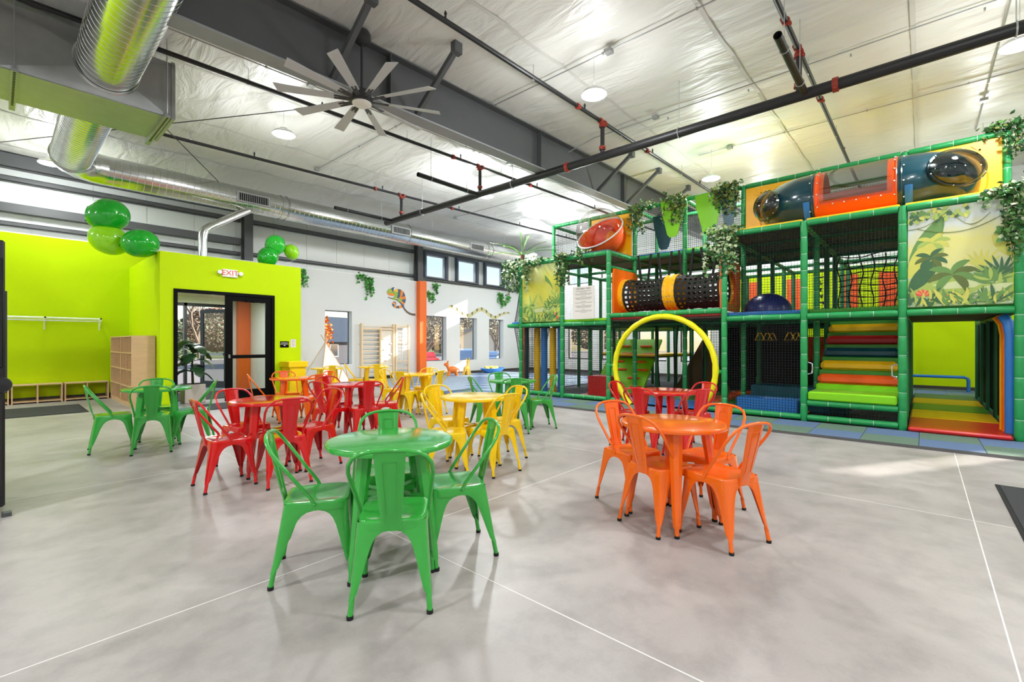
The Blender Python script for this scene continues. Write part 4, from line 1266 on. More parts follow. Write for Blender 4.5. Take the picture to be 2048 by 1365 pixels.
bo = thing('toy_boat', 'blue boat-shaped rocker filled with yellow toys', 'toy', (14.75, 14.3, 0))
bm2 = M('blue_plastic', (60, 130, 205), .35, var=.05)
MB().lathe([(0, .03), (.2, .0), (.42, .06), (.58, .2), (.6, .24), (.56, .22), (.4, .1), (0, .06)], 28, Matrix.Translation((14.75, 14.3, 0)), sx=1.15, sy=.6).build('hull', bm2, bo, 60)
rr_ = random.Random(2)
for k in range(10):
    MB().sphere((14.75 + rr_.uniform(-.38, .38), 14.3 + rr_.uniform(-.14, .14), .2 + rr_.uniform(0, .1)), .09, 10, 8, 0, (1.2, 1, .7)).build('yellow_ball', M('pale_yellow_vinyl', (250, 226, 110), .4, var=.05), bo, 70)
# plant by the door
PX = 2.98
pl = thing('potted_plant', 'leafy dark plant in a beige planter inside the entrance', 'plant', (PX, 12.35, 0))
MB().b2(PX - .2, PX + .2, 12.15, 12.55, 0, .42, ch=.01).build('planter', M('beige_planter', (206, 198, 186), .6, var=.05), pl, 0)
MB().b2(PX - .18, PX + .18, 12.17, 12.53, .40, .425).build('soil', M('potting_soil', (44, 34, 26), .9, var=.3), pl, 0)
MB().tube([(PX, 12.35, .4), (PX - .02, 12.33, .8), (PX, 12.35, 1.25)], .02, 8, radii=[.028, .022, .012]).build('stem', M('plant_stem', (60, 66, 34), .6, var=.15), pl)
pg = M('philodendron_leaf', (32, 66, 34), .35, var=.25, scale=10)
rr_ = random.Random(11)
for k in range(13):
    a = k * 2.4; z = .62 + .06 * k; ln = .38 + .1 * rr_.random()
    d = Vector((math.cos(a), math.sin(a), 0)); w = Vector((-d.y, d.x, 0)); p = Vector((PX - .01, 12.34, z))
    rows = []
    for i in range(9):
        f = i / 8
        c = p + d * (ln * f) + Vector((0, 0, .16 * math.sin(f * 2.2) - .30 * f * f))
        wd = .17 * math.sin(PI * min(1, .08 + f * .92)) ** .7 * (1 if i % 2 else .72)
        if f < .25: wd *= f * 3 + .05
        rows.append([c + w * wd - Vector((0, 0, .25 * wd)), c, c - w * wd - Vector((0, 0, .25 * wd))])
    MB().grid(rows).build('leaf', pg, pl, 60)
# ------------------------------------------------------------------ rubber play tiles
tblue = M('blue_rubber_tile', (92, 114, 148), .85, var=.3, scale=160)
tgreen = M('green_rubber_tile', (96, 120, 104), .85, var=.35, scale=160)
tm = {}
for nm, m_ in (('b', tblue), ('g', tgreen), ('l', M('grey_blue_rubber_tile', (142, 156, 172), .75, var=.2, scale=120))):
    tm[nm] = MB().box((0, 0, .011), (.606, .606, .022), ch=.004).mesh('rubber_tile', [m_], 0)
pf = struct(MB().b2(7.86, XW - .02, -2.4, 14.95, .0004, .004).build('floor_play_area', M('dark_underlay', (50, 52, 54), .9, var=.1), smooth=0))
def tile(x, y, c):
    o = put('tile', tm[c], pf, (x, y, .004))
for i in range(2):
    for j in range(20):
        tile(8.17 + .61 * i, -2.1 + .61 * j, 'b' if (i + j) % 2 else 'g')
for i in range(13):
    for j in range(11):
        if 8.17 + .61 * i < 9.2 and 8.45 + .61 * j < 9.6: continue
        tile(8.17 + .61 * i, 8.5 + .61 * j - .0, 'l' if (i * 7 + j * 3) % 5 else 'b')
for i in range(4):
    for j in range(8):
        tile(15.85 + .61 * i, -2.0 + .61 * j, 'b' if (i + j) % 3 else 'g')
struct(MB().add([(7.78, -2.4, .0005), (7.86, -2.4, .0005), (7.86, -2.4, .028), (7.78, 14.95, .0005), (7.86, 14.95, .0005), (7.86, 14.95, .028)], [(0, 1, 2), (3, 5, 4), (0, 2, 5, 3), (0, 3, 4, 1), (1, 4, 5, 2)]).build('trim_11', M('black_ramp_edge', (66, 64, 64), .85, var=.15), smooth=0))

# ------------------------------------------------------------------ indoor play structure
ps = thing('play_structure', 'multi-level indoor jungle play structure with green padded frame, nets and tubes', 'play structure', (9.15, 3.4, 0))
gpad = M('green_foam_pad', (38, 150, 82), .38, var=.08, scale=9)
gshade = M('green_foam_shaded', (30, 104, 62), .5, var=.1, scale=9)  # same foam, with the shade of the inner frame put into the colour
tie = M('white_cable_tie', (206, 220, 206), .5, var=.05)
netm = M('black_netting', (20, 22, 22), .7, var=.1)
lpad = M('lime_vinyl', (132, 208, 24), .35, var=.04); rpad = M('red_vinyl', (206, 34, 36), .35, var=.05); opad = M('orange_vinyl', (240, 92, 30), .35, var=.04)
ypad = M('yellow_vinyl', (246, 190, 18), .35, var=.04); bpad = M('blue_vinyl', (44, 118, 196), .38, var=.05); tpad = M('teal_vinyl', (10, 74, 88), .35, var=.05); grpad = M('grass_vinyl', (58, 140, 34), .38, var=.05)
ylow = M('yellow_plastic_panel', (250, 184, 12), .4, var=.03); ored = M('orange_plastic_panel', (246, 112, 14), .4, var=.03)
darkdeck = M('dark_deck_underside', (74, 64, 50), .7, var=.1)
def padded(p0, p1, r=.055, seg=.29, n=12, name='post', mat=None, ties=True, parent=None):
    p0 = Vector(p0); p1 = Vector(p1); L = (p1 - p0).length; u = (p1 - p0) / L
    k = max(1, round(L / seg)); pts = []; rad = []
    for i in range(k):
        a = L * i / k; w = L / k
        for f, rr in ((.0, .86), (.05, .97), (.3, 1.0), (.7, 1.0), (.95, .97)):
            pts.append(p0 + u * (a + w * f)); rad.append(r * rr)
    pts.append(p1); rad.append(r * .86)
    o = MB().tube(pts, r, n, radii=rad).build(name, mat or gpad, parent or ps, 60)
    if ties and k > 1:
        t = MB()
        for i in range(1, k):
            c = p0 + u * (L * i / k)
            t.tube([c - u * .004, c + u * .004], r * .885, n, caps=False)
        t.build('cable_ties', tie, o, 60)['kind'] = 'stuff'
    return o
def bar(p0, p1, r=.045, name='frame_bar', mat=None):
    return MB().cyl(p0, p1, r, n=8).build(name, mat or gshade, ps)
XF = 9.15
YP = [-.975, .226, 1.504, 2.79, 5.25, 6.52, 7.84]
for y in YP:
    padded((XF, y, .024), (XF, y, 3.42))
def hbeam(y0, y1, z, x=XF, r=.052):
    return padded((x, y0, z), (x, y1, z), r, name='beam')
for a, c in zip(YP, YP[1:]):
    if a != 2.79:
        hbeam(a + .05, c - .05, 3.38); hbeam(a + .05, c - .05, 1.80)
hbeam(2.84, 5.20, 1.96)
hbeam(7.89, 8.28, 1.80)
for a, c in ((5.30, 6.47), (6.57, 7.79), (1.55, 2.74), (.276, 1.454)): hbeam(a, c, .085)
hbeam(2.84, 3.14, .085)
hbeam(4.87, 5.20, .085)
hbeam(.276, 1.454, .335)
for y in YP:                                   # beams going back from the front frame
    padded((XF + .05, y, 3.38), (10.35, y, 3.38), .05, name='beam')
    padded((XF + .05, y, 1.80), (10.35, y, 1.80), .05, name='beam', mat=gshade)
padded((XF, 8.28, 1.80), (10.4, 8.6, 1.80), .05, name='beam')
# inner frame
XS = [10.40, 11.65, 12.90, 14.15, 15.40]
YI = [-.975, .226, 1.504, 2.79, 4.02, 5.25, 6.52, 7.70]
for x in XS:
    for y in YI:
        top = 4.62 if x in (10.40, 11.65) else 3.42
        if x == 10.40:
            padded((x, y, .024), (x, y, top), .052, mat=gpad)
        else:
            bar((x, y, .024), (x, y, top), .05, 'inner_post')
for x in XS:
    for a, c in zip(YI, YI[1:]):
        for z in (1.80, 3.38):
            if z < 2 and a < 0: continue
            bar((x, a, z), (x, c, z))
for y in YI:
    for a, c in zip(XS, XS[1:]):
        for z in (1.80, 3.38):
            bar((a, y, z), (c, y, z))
    bar((10.40, y, 4.60), (11.65, y, 4.60), .045)
for a, c in zip(YI, YI[1:]):
    padded((10.40, a + .05, 4.60), (10.40, c - .05, 4.60), .05, name='beam')
    bar((11.65, a, 4.60), (11.65, c, 4.60))
    if a >= 2.7: padded((10.40, a + .05, 3.40), (10.40, c - .05, 3.40), .05, name='beam')
# netting
def net(name, o, u, v, lu, lv, sp=.046, r=.0028, keep=None, mat=None, slack=0.0, nrm=None):
    o = Vector(o); u = Vector(u).normalized(); v = Vector(v).normalized(); nn = u.cross(v)
    b = MB()
    def wire(a, c, along, side):
        w = side * r; q = nn * r
        b.add([a + w, a + q, a - w, a - q, c + w, c + q, c - w, c - q], [(0, 1, 5, 4), (1, 2, 6, 5), (2, 3, 7, 6), (3, 0, 4, 7)])
    def runs(L, f):
        if keep is None: return [(0, L)]
        out = []; st = None; n = int(L / .02)
        for i in range(n + 1):
            d = L * i / n
            if f(d):
                if st is None: st = d
                en = d
            elif st is not None:
                out.append((st, en)); st = None
        if st is not None: out.append((st, en))
        return out
    for i in range(int(lu / sp) + 1):
        s_ = i * sp
        for a, c in runs(lv, (lambda t: keep(s_, t)) if keep else None):
            wire(o + u * s_ + v * a, o + u * s_ + v * c, v, u)
    for j in range(int(lv / sp) + 1):
        t_ = j * sp
        for a, c in runs(lu, (lambda s2: keep(s2, t_)) if keep else None):
            wire(o + v * t_ + u * a, o + v * t_ + u * c, u, v)
    return tag(b.build(name, mat or netm, ps, 0), kind='stuff')
Z = (0, 0, 1); YD = (0, 1, 0); XD = (1, 0, 0)
def fnet(y0, y1, z0, z1, x=XF, **k):
    net('safety_net', (x, y0 + .05, z0), YD, Z, y1 - y0 - .1, z1 - z0, **k)
fnet(6.52, 7.84, .12, 1.76); fnet(5.25, 6.52, .12, 1.76)
fnet(1.504, 2.79, .12, 1.76); fnet(.226, 1.504, .12, .30)
fnet(1.504, 2.79, 1.88, 3.34); fnet(.226, 1.504, 1.88, 3.34)
RC = (3.985, .83); RRAD = 1.06
fnet(2.79, 5.25, .12, 1.92, keep=lambda s_, t: (s_ + 2.84 - RC[0]) ** 2 + (t + .12 - RC[1]) ** 2 > 1.08 ** 2)
fnet(2.79, 4.02, 3.45, 4.56, x=10.40); fnet(4.02, 5.25, 3.45, 4.56, x=10.40); fnet(6.52, 7.70, 3.45, 4.56, x=10.40)
fnet(5.25, 6.52, 3.45, 4.56, x=11.65); fnet(6.52, 7.70, 3.45, 4.56, x=11.65); fnet(2.79, 5.25, 3.45, 4.56, x=11.65)
fnet(.226, 1.504, 3.45, 4.56, x=11.65)
net('safety_net', (10.45, 7.70, 3.45), XD, Z, 1.15, 1.1)
for x0 in (10.45, 11.70, 12.95, 14.20):
    net('safety_net', (x0, -.975, .1), XD, Z, 1.15, 1.65, sp=.04, r=.004)
    net('safety_net', (x0, 7.75, .1), XD, Z, 1.15, 3.2)
    net('safety_net', (x0, .226, .1), XD, Z, 1.15, 1.65, sp=.04, r=.004)
for a, c in zip(YI[1:], YI[2:]):
    fnet(a, c, 1.86, 3.34, x=15.40, sp=.05)
    fnet(a, c, .1, 1.76, x=15.40, sp=.05)
fnet(1.504, 2.79, .1, 1.76, x=11.65, sp=.032, r=.005); fnet(2.79, 4.02, .1, 1.76, x=12.90, sp=.05)
scr = M('shade_black', (16, 17, 18), .8, var=.1)  # black sheets added to stand in for the dark inside the bays
MB().b2(11.60, 11.62, 1.95, 2.74, .1, 1.75).build('shade_screen', scr, ps, 0)
MB().b2(11.60, 11.62, 1.56, 1.94, .1, .95).build('shade_screen', scr, ps, 0)
MB().b2(12.95, 12.97, 2.85, 3.95, .1, 1.75).build('shade_screen', scr, ps, 0)
# coarse climbing net seen through the middle deck
cn = MB(); rr_ = random.Random(5)
for k in range(11):
    z = 1.95 + k * .125
    pts = [(12.2 + .15 * math.sin(j * .9 + k), .35 + j * .2, z + .035 * math.sin(j * 1.3 + k * .7)) for j in range(6)]
    cn.tube(pts, .012, 5)
for j in range(6):
    cn.tube([(12.2 + .12 * math.sin(j + k * .8), .40 + j * .19 + .03 * math.sin(k * 1.1 + j), 1.92 + k * .13) for k in range(11)], .012, 5)
cn.build('cargo_net', netm, ps)['kind'] = 'stuff'
cn = MB()
for k in range(9):
    z = 1.98 + k * .15
    cn.tube([(12.3 + j * .16, 1.75 + .04 * math.sin(j + k), z + .02 * math.sin(j * 2 + k)) for j in range(5)], .018, 5)
cn.build('strap_ladder', netm, ps)['kind'] = 'stuff'
# left net tower, drawn in between its hoops
tw = MB(); n = 30
def twp(a, z):
    f = abs((z - 1.8) / 1.75) if z > 1.8 else abs((1.8 - z) / 1.7)
    r = .44 - .17 * math.sin(min(1, f) * PI / 2) ** .8
    return (9.78 + r * 1.35 * math.cos(a), 7.98 + r * math.sin(a), z)
for k in range(n):
    a = 2 * PI * k / n
    tw.tube([twp(a, .05 + 3.3 * i / 16) for i in range(17)], .005, 3, caps=False)
for i in range(66):
    z = .05 + i * .05
    tw.tube([twp(2 * PI * k / n, z) for k in range(n)], .005, 3, closed=True)
tw.build('net_tower', netm, ps)['kind'] = 'stuff'
MB().tube([(9.78 + .6 * math.cos(2 * PI * k / 24), 7.98 + .45 * math.sin(2 * PI * k / 24), 1.86) for k in range(24)], .045, 8, closed=True).build('blue_ring_pad', bpad, ps)
for (x, y, m_) in ((9.75, 8.20, opad), (9.55, 7.98, tpad), (9.9, 7.86, opad)):
    MB().cyl((x, y, .03), (x, y, 3.0), .06, n=14).build('roller', m_, ps)

# decks
def deck(x0, x1, y0, y1, z, m_, edge=None):
    MB().b2(x0 + .03, x1 - .03, y0 + .03, y1 - .03, z - .03, z).build('deck_board', darkdeck, ps, 0)
    MB().b2(x0 + .03, x1 - .03, y0 + .03, y1 - .03, z + .002, z + .065, ch=.012).build('deck_pad', m_, ps, 0)
for (y0, y1, m_) in ((-.975, .226, grpad), (.226, 1.504, grpad), (1.504, 2.79, bpad), (5.25, 6.52, lpad), (6.52, 7.84, grpad)):
    deck(XF, 10.4, y0, y1, 1.85, m_)
deck(XF, 10.4, 2.79, 5.25, 1.86, rpad)
deck(10.4, 11.65, 5.25, 6.52, 1.85, ypad); deck(10.4, 11.65, 2.79, 4.02, 1.85, bpad); deck(10.4, 11.65, 4.02, 5.25, 1.85, rpad)
deck(11.65, 12.9, 2.79, 4.02, 1.85, tpad); deck(11.65, 12.9, 1.504, 2.79, 1.85, bpad); deck(12.9, 14.15, 4.02, 5.25, 1.85, grpad); deck(12.9, 14.15, .226, 1.504, 1.85, bpad)
deck(10.4, 11.65, -.975, .226, 1.85, grpad); deck(11.65, 12.9, -.975, .226, 1.85, grpad); deck(12.9, 14.15, -.975, .226, 1.85, ypad)
for (y0, y1, m_) in ((-.975, .226, ypad), (.226, 1.504, ypad), (1.504, 2.79, ypad), (5.25, 6.52, tpad), (6.52, 7.70, grpad)):
    deck(XF, 10.4, y0, y1, 3.40, m_)
for (y0, y1, m_) in ((2.79, 4.02, lpad), (4.02, 5.25, bpad), (5.25, 6.52, ypad), (1.504, 2.79, ypad), (.226, 1.504, ypad), (-.975, .226, ypad)):
    deck(10.4, 11.65, y0, y1, 3.42, m_)
for (y0, y1) in ((2.79, 4.02), (4.02, 5.25), (1.504, 2.79), (.226, 1.504)):
    deck(11.65, 12.9, y0, y1, 3.42, ypad)  # decks added to bounce yellow light up onto the ceiling
deck(11.65, 12.9, 5.25, 6.52, .98, ypad); deck(12.9, 14.15, 5.25, 6.52, .98, ypad); deck(12.9, 14.15, 6.52, 7.70, .98, ypad)
# floor pads
def fpad(x0, x1, y0, y1, h, m_, name='floor_pad', z0=.03):
    MB().b2(x0, x1, y0, y1, z0, h, ch=.02).build(name, m_, ps, 0)
CL = [(XF - .1, 10.4, rpad), (10.4, 11.65, ypad), (11.65, 12.9, grpad), (12.9, 14.15, ypad), (14.15, 15.4, tpad)]
for x0, x1, m_ in CL: fpad(x0, x1 - .004, -.91, .16, .09, m_)
fpad(9.2, 10.9, 1.58, 2.72, .06, ypad); fpad(9.2, 10.9, 5.32, 6.45, .06, rpad); fpad(9.25, 10.4, 2.86, 5.18, .06, bpad); fpad(10.4, 12.9, 2.86, 5.18, .065, grpad); fpad(10.45, 12.85, 3.2, 3.6, .12, opad)
fpad(9.28, 9.75, 1.62, 2.62, .34, bpad, 'foam_block'); fpad(10.2, 10.9, 1.0, 2.6, .5, tpad, 'foam_block'); fpad(10.0, 10.5, 5.75, 6.35, .52, rpad, 'foam_block')
# padded stairs in the second bay
fpad(XF - .06, 9.85, .29, 1.44, .53, lpad, 'stair_platform', .39)
cols = [opad, ypad, tpad, rpad, ypad]
MB().b2(9.80, 10.0, .30, 1.43, .36, .62, ch=.02).build('riser', lpad, ps, 0)
for k in range(5):
    x = 9.93 + k * .33; z = .62 + k * .232
    MB().b2(x, x + .34, .30, 1.43, z - .02, z + .17, ch=.06).build('stair_roll', cols[k], ps, 0)
    MB().b2(x + .15, x + .45, .31, 1.42, z - .10, z + .235, ch=.01).build('riser', grpad, ps, 0)
for y in (.286, 1.444):
    s_ = 1 if y < 1 else -1
    MB().tube([(XF - .02, y, .82), (XF - .02, y + s_ * .06, .84), (XF - .02, y + s_ * .065, .92), (XF - .02, y + s_ * .06, 1.0), (XF - .02, y, 1.02)], .012, 8).build('grab_handle', M('chrome_handle', (210, 212, 215), .18, 1.0), ps)
# right side entrance pads
for x, m_, yy in ((9.58, ylow, -.88), (9.45, ored, -.89), (9.28, bpad, -.905)):
    pts = [(x, yy, .10), (x, yy, 1.45), (x + .02, yy + .02, 1.62), (x + .08, yy + .07, 1.72)]
    MB().tube(pts, .045, 12, flat=(.8, 1.3)).build('entrance_pad', m_, ps, 60)
# yellow entry ring
a0 = math.asin((.03 - RC[1]) / RRAD)
pts = [(XF - .07, RC[0] + RRAD * math.cos(a), RC[1] + RRAD * math.sin(a)) for a in [a0 + (PI - 2 * a0) * k / 60 for k in range(61)]]
rad = [.058 if k % 3 else .051 for k in range(61)]
MB().tube(pts, .058, 14, radii=rad).build('entry_ring', M('yellow_ring_foam', (244, 232, 12), .4, var=.04), ps, 60)
padded((XF, 2.84, .80), (XF - .06, 2.98, .80), .04, ties=False, name='ring_stub'); padded((XF, 5.20, .84), (XF - .06, 4.99, .84), .04, ties=False, name='ring_stub'); padded((XF, RC[0], 1.95), (XF - .06, RC[0], 1.86), .04, ties=False, name='ring_stub')
# pillars
for (y, m_) in ((7.66, ypad), (7.42, bpad), (7.14, ypad), (6.88, bpad)):
    MB().tube([(9.6, y, .03), (9.6, y, .9), (9.6, y, 1.74)], .088, 18).build('pillar_roller', m_, ps, 60)
# climbing ramp with orange rungs
rp = [(11.05, 5.40, .04), (11.05, 6.82, .04), (12.3, 6.82, 1.45), (12.3, 5.40, 1.45)]
rv = [Vector(p) for p in rp]; nv = (rv[1] - rv[0]).cross(rv[3] - rv[0]).normalized()
if nv.x > 0: nv = -nv
MB().add(rv + [p - nv * .06 for p in rv], [(0, 1, 2, 3), (7, 6, 5, 4), (0, 4, 5, 1), (1, 5, 6, 2), (2, 6, 7, 3), (3, 7, 4, 0)]).build('climbing_ramp', lpad, ps, 0)
for k in range(6):
    f = .1 + k * .15
    for j in range(2):
        g = .14 + .45 * j + (.12 if k % 2 else 0)
        c = (rv[0].lerp(rv[1], g)).lerp(rv[3].lerp(rv[2], g), f) + nv * .025
        e = rv[3] - rv[0]
        q = Matrix((Vector((0, 1, 0)), e.normalized(), nv)).transposed()
        MB().box(c, (.34, .055, .05), q, ch=.012).build('ramp_rung', opad, ps, 0)
MB().prism([(0, 0), (1.5, 0), (.75, 1.35)], .1, Matrix.Translation((12.95, 5.25, .07)) @ Matrix.Rotation(-PI / 2, 4, 'Z') @ Matrix.Rotation(PI / 2, 4, 'X')).build('wedge_panel', M('brown_vinyl', (92, 64, 34), .5, var=.1), ps, 0)
padded((11.9, 2.9, .07), (12.4, 2.9, 1.4), .05, ties=False, name='slanted_post')
# round flower panel
ct = Vector((14.1, 3.55, 1.05))
fl = MB().lathe([(0, 0), (.3, 0), (.3, .03), (0, .03)], 28, Matrix.Translation(ct) @ Matrix.Rotation(-PI / 2, 4, 'Y')).build('flower_disc', M('mint_panel', (150, 200, 180), .5, var=.1), ps, 30)
fp = [((.23 + .05 * math.cos(8 * a)) * math.cos(a), (.23 + .05 * math.cos(8 * a)) * math.sin(a)) for a in [2 * PI * k / 64 for k in range(64)]]
MB().prism(fp, .012, Matrix.Translation(ct + Vector((-.03, 0, 0))) @ Matrix.Rotation(-PI / 2, 4, 'Y')).build('petals', M('magenta_panel', (176, 26, 84), .5, var=.08), fl, 0)
MB().lathe([(0, .055), (.10, .055), (.10, .04)], 20, Matrix.Translation(ct) @ Matrix.Rotation(-PI / 2, 4, 'Y')).build('flower_eye', whitepl, fl)
MB().b2(14.05, 14.12, 1.7, 2.6, .1, 1.5).build('orange_board', opad, ps, 0)
# trapeze rings
trm = M('yellow_grip', (232, 176, 30), .45, var=.05)
for i, (x, y) in enumerate(((9.85, 2.35), (9.85, 1.85), (10.2, 2.3), (10.2, 1.8), (10.6, 2.3), (10.6, 1.8))):
    rg = MB().tube([(x, y - .085, 1.40), (x, y + .085, 1.40), (x, y + .02, 1.54), (x, y - .02, 1.54)], .013, 8, closed=True)
    t_ = rg.build('trapeze_ring', trm, ps)
    MB().cyl((x, y, 1.54), (x, y, 1.80), .006, n=5).build('chain', netm, t_)
# punch-bag ropes in the middle bay
ro = MB(); rr_ = random.Random(3)
for k in range(14):
    y = 3.0 + k * .15; x = 10.9 + rr_.uniform(-.2, .9)
    ro.cyl((x, y, 1.78), (x + rr_.uniform(-.2, .2), y + rr_.uniform(-.12, .12), .1), .014, n=5)
ro.build('hanging_ropes', netm, ps)['kind'] = 'stuff'
# blue dome on the middle deck
MB().lathe([(.44, 0), (.44, .03)] + [(.42 * math.cos(a), .03 + .36 * math.sin(a)) for a in [PI / 2 * k / 8 for k in range(9)]], 28, Matrix.Translation((10.0, 2.25, 1.92))).build('blue_dome', M('navy_dome', (24, 36, 92), .3, var=.06), ps, 60)
# tunnel end panels with round cut-outs
def hole_panel(y, x0, x1, z0, z1, cx, cz, r, m_, name, t=.05):
    n = 36; b = MB(); inn = []; out = []
    for k in range(n):
        a = 2 * PI * k / n; ca, sa = math.cos(a), math.sin(a)
        inn.append((cx + r * ca, cz + r * sa))
        s_ = min(((x1 - cx) / ca if ca > 1e-6 else (x0 - cx) / ca if ca < -1e-6 else 9), ((z1 - cz) / sa if sa > 1e-6 else (z0 - cz) / sa if sa < -1e-6 else 9))
        out.append((cx + s_ * ca, cz + s_ * sa))
    vs = [(p[0], y + d, p[1]) for d in (0, t) for p in inn + out]
    fs = []
    for k in range(n):
        j = (k + 1) % n
        fs += [(k, j, n + j, n + k), (2 * n + j, 2 * n + k, 3 * n + k, 3 * n + j), (n + k, n + j, 3 * n + j, 3 * n + k), (j, k, 2 * n + k, 2 * n + j)]
    return b.add(vs, fs).build(name, m_, ps, 20)
TX, TZ, TR = 9.74, 2.43, .375
hole_panel(5.15, XF + .05, 10.35, 1.98, 3.02, TX, TZ, .33, ored, 'tunnel_end_panel')
hole_panel(2.84, XF + .05, 10.35, 1.98, 3.02, TX, TZ, .33, opad, 'tunnel_end_panel')
padded((XF + .05, 5.25, 3.06), (10.35, 5.25, 3.06), .04, name='beam'); 
# woven strap tunnel
tun = MB().tube([(TX + (TR + .01) * math.cos(2 * PI * k / 36), 3.985, TZ + (TR + .01) * math.sin(2 * PI * k / 36)) for k in range(36)], .02, 6, closed=True).build('strap_tunnel', ylow, ps)
def hoop(y, w, r0, r1, m_, name, parent):
    M4 = Matrix.Translation((TX, y, TZ)) @ Matrix.Rotation(-PI / 2, 4, 'X')
    MB().lathe([(r0, -w / 2), (r1, -w / 2), (r1, w / 2), (r0, w / 2), (r0, -w / 2)], 40, M4).build(name, m_, parent, 30)
hoop(3.985, .25, TR - .02, TR + .012, ylow, 'middle_ring', tun)
hoop(5.10, .12, TR - .02, TR + .012, ylow, 'end_ring', tun); hoop(2.90, .10, TR - .02, TR + .012, ylow, 'end_ring', tun)
MB().add([(TX + (TR + .014) * math.cos(a), 3.985 + d, TZ + (TR + .014) * math.sin(a)) for a in (PI + .25, PI + .62) for d in (-.05, .05)], [(0, 1, 3, 2)]).build('blue_tag', bpad, tun, 0)
strap = M('black_webbing', (34, 31, 29), .75, var=.15, scale=40)
def rr_t(y):
    f = (y - 2.9) / 1.02 if y < 3.95 else (y - 4.05) / 1.02
    return TR - .035 * math.sin(PI * max(0, min(1, f)))
for half, (ya, yb_) in enumerate(((2.92, 3.87), (4.10, 5.06))):
    L = MB(); H_ = MB()
    for k in range(20):
        a = 2 * PI * k / 20; da = .062 / TR / 2
        rows = []
        for i in range(19):
            y = ya + (yb_ - ya) * i / 18
            r = rr_t(y) + (.006 if (i + k) % 2 else -.004)
            sag = -.02 * math.sin(PI * i / 18)
            rows.append([(TX + r * math.cos(a + s_ * da), y, TZ + sag + r * math.sin(a + s_ * da)) for s_ in (-1, 1)])
        L.grid(rows)
    for i in range(9):
        y = ya + (yb_ - ya) * (i + .5) / 9; rows = []
        for k in range(41):
            a = 2 * PI * k / 40; r = rr_t(y) + (.005 if (i + k // 2) % 2 else -.003); sag = -.02 * math.sin(PI * (i + .5) / 9)
            rows.append([(TX + r * math.cos(a), y + d, TZ + sag + r * math.sin(a)) for d in (-.029, .029)])
        H_.grid(rows)
    L.build('long_straps', strap, tun, 60)['kind'] = 'stuff'; H_.build('hoop_straps', strap, tun, 60)['kind'] = 'stuff'
    bo_ = MB()
    for y in (ya - .02, yb_ + .02):
        for k in range(20):
            a = 2 * PI * k / 20
            bo_.sphere((TX + (TR + .014) * math.cos(a), y, TZ + (TR + .014) * math.sin(a)), .011, 6, 4)
    bo_.build('bolts', M('bolt_steel', (222, 222, 220), .25, .8), tun)['kind'] = 'stuff'
# strap suspenders above the tunnel
su = MB()
for k in range(9):
    y = 3.0 + .24 * k
    su.box((10.0, y, 3.08), (.03, .045, .62), Matrix.Rotation(.12 * (1 if k % 2 else -1), 3, 'X'))
su.build('suspender_straps', netm, ps, 0)['kind'] = 'stuff'

# ------------------------------------------------------------------ upper tube slide
UX, UZ, UR = 9.87, 3.93, .45
tealp = M('teal_tube_plastic', (6, 56, 68), .18, var=.05, coat=.5)
orgt = M('orange_tube_plastic', (236, 84, 18), .22, var=.04, coat=.4)
ybk = 10.36
for (y0, y1) in ((1.45, 2.74), (-.925, .22)):
    b = MB().b2(ybk, ybk + .05, y0, y1, 3.47, 4.54, ch=.01)
    pn = b.build('yellow_panel', ylow, ps, 0)
    cy = 1.96 if y0 > 1 else -.24
    MB().tube([(ybk - .004, cy + .53 * math.cos(2 * PI * k / 40), UZ + .53 * math.sin(2 * PI * k / 40)) for k in range(40)], .012, 6, closed=True).build('moulded_ring', ylow, pn)
    for (dy, dz) in ((-.52, .46), (.48, .46)):
        p = Vector((ybk - .006, cy + dy * (1 if y0 > 1 else .85), UZ + dz))
        for q, l in ((.8, .14), (-.1, .1), (1.7, .1)):
            MB().box(p + Vector((0, math.cos(q) * l / 2, math.sin(q) * l / 2)), (.012, l, .03), Matrix.Rotation(q, 3, 'X')).build('moulded_arrow', ylow, pn, 0)
tube_t = thing  # readability only
ut = MB().tube([(UX + .0, y, UZ) for y in (.28, .31)], UR + .012, 40).build('tube_slide', tealp, ps)
def elbow(sgn, yc, yend):
    er = .44
    pts = []
    for k in range(13):
        a = PI / 2 * k / 12
        # from running along Y to running along +X
        pts.append((UX + er * (1 - math.cos(a)) , yc + sgn * (-er + er * math.sin(a)), UZ))
    pts = [(UX, yend, UZ)] + pts + [(ybk + .0, yc, UZ)]
    return MB().tube(pts, UR, 40, caps=False)
elbow(1, 1.96, 1.41).build('left_elbow', tealp, ut, 50)
elbow(-1, -.24, .28).build('right_elbow', tealp, ut, 50)
for y in (1.41, .28):
    for d in (-.03, .03):
        MB().tube([(UX + (UR + .004) * math.cos(2 * PI * k / 40), y + d, UZ + (UR + .004) * math.sin(2 * PI * k / 40)) for k in range(40)], .014, 6, closed=True).build('flange', tealp if d * (y - .8) > 0 else orgt, ut)
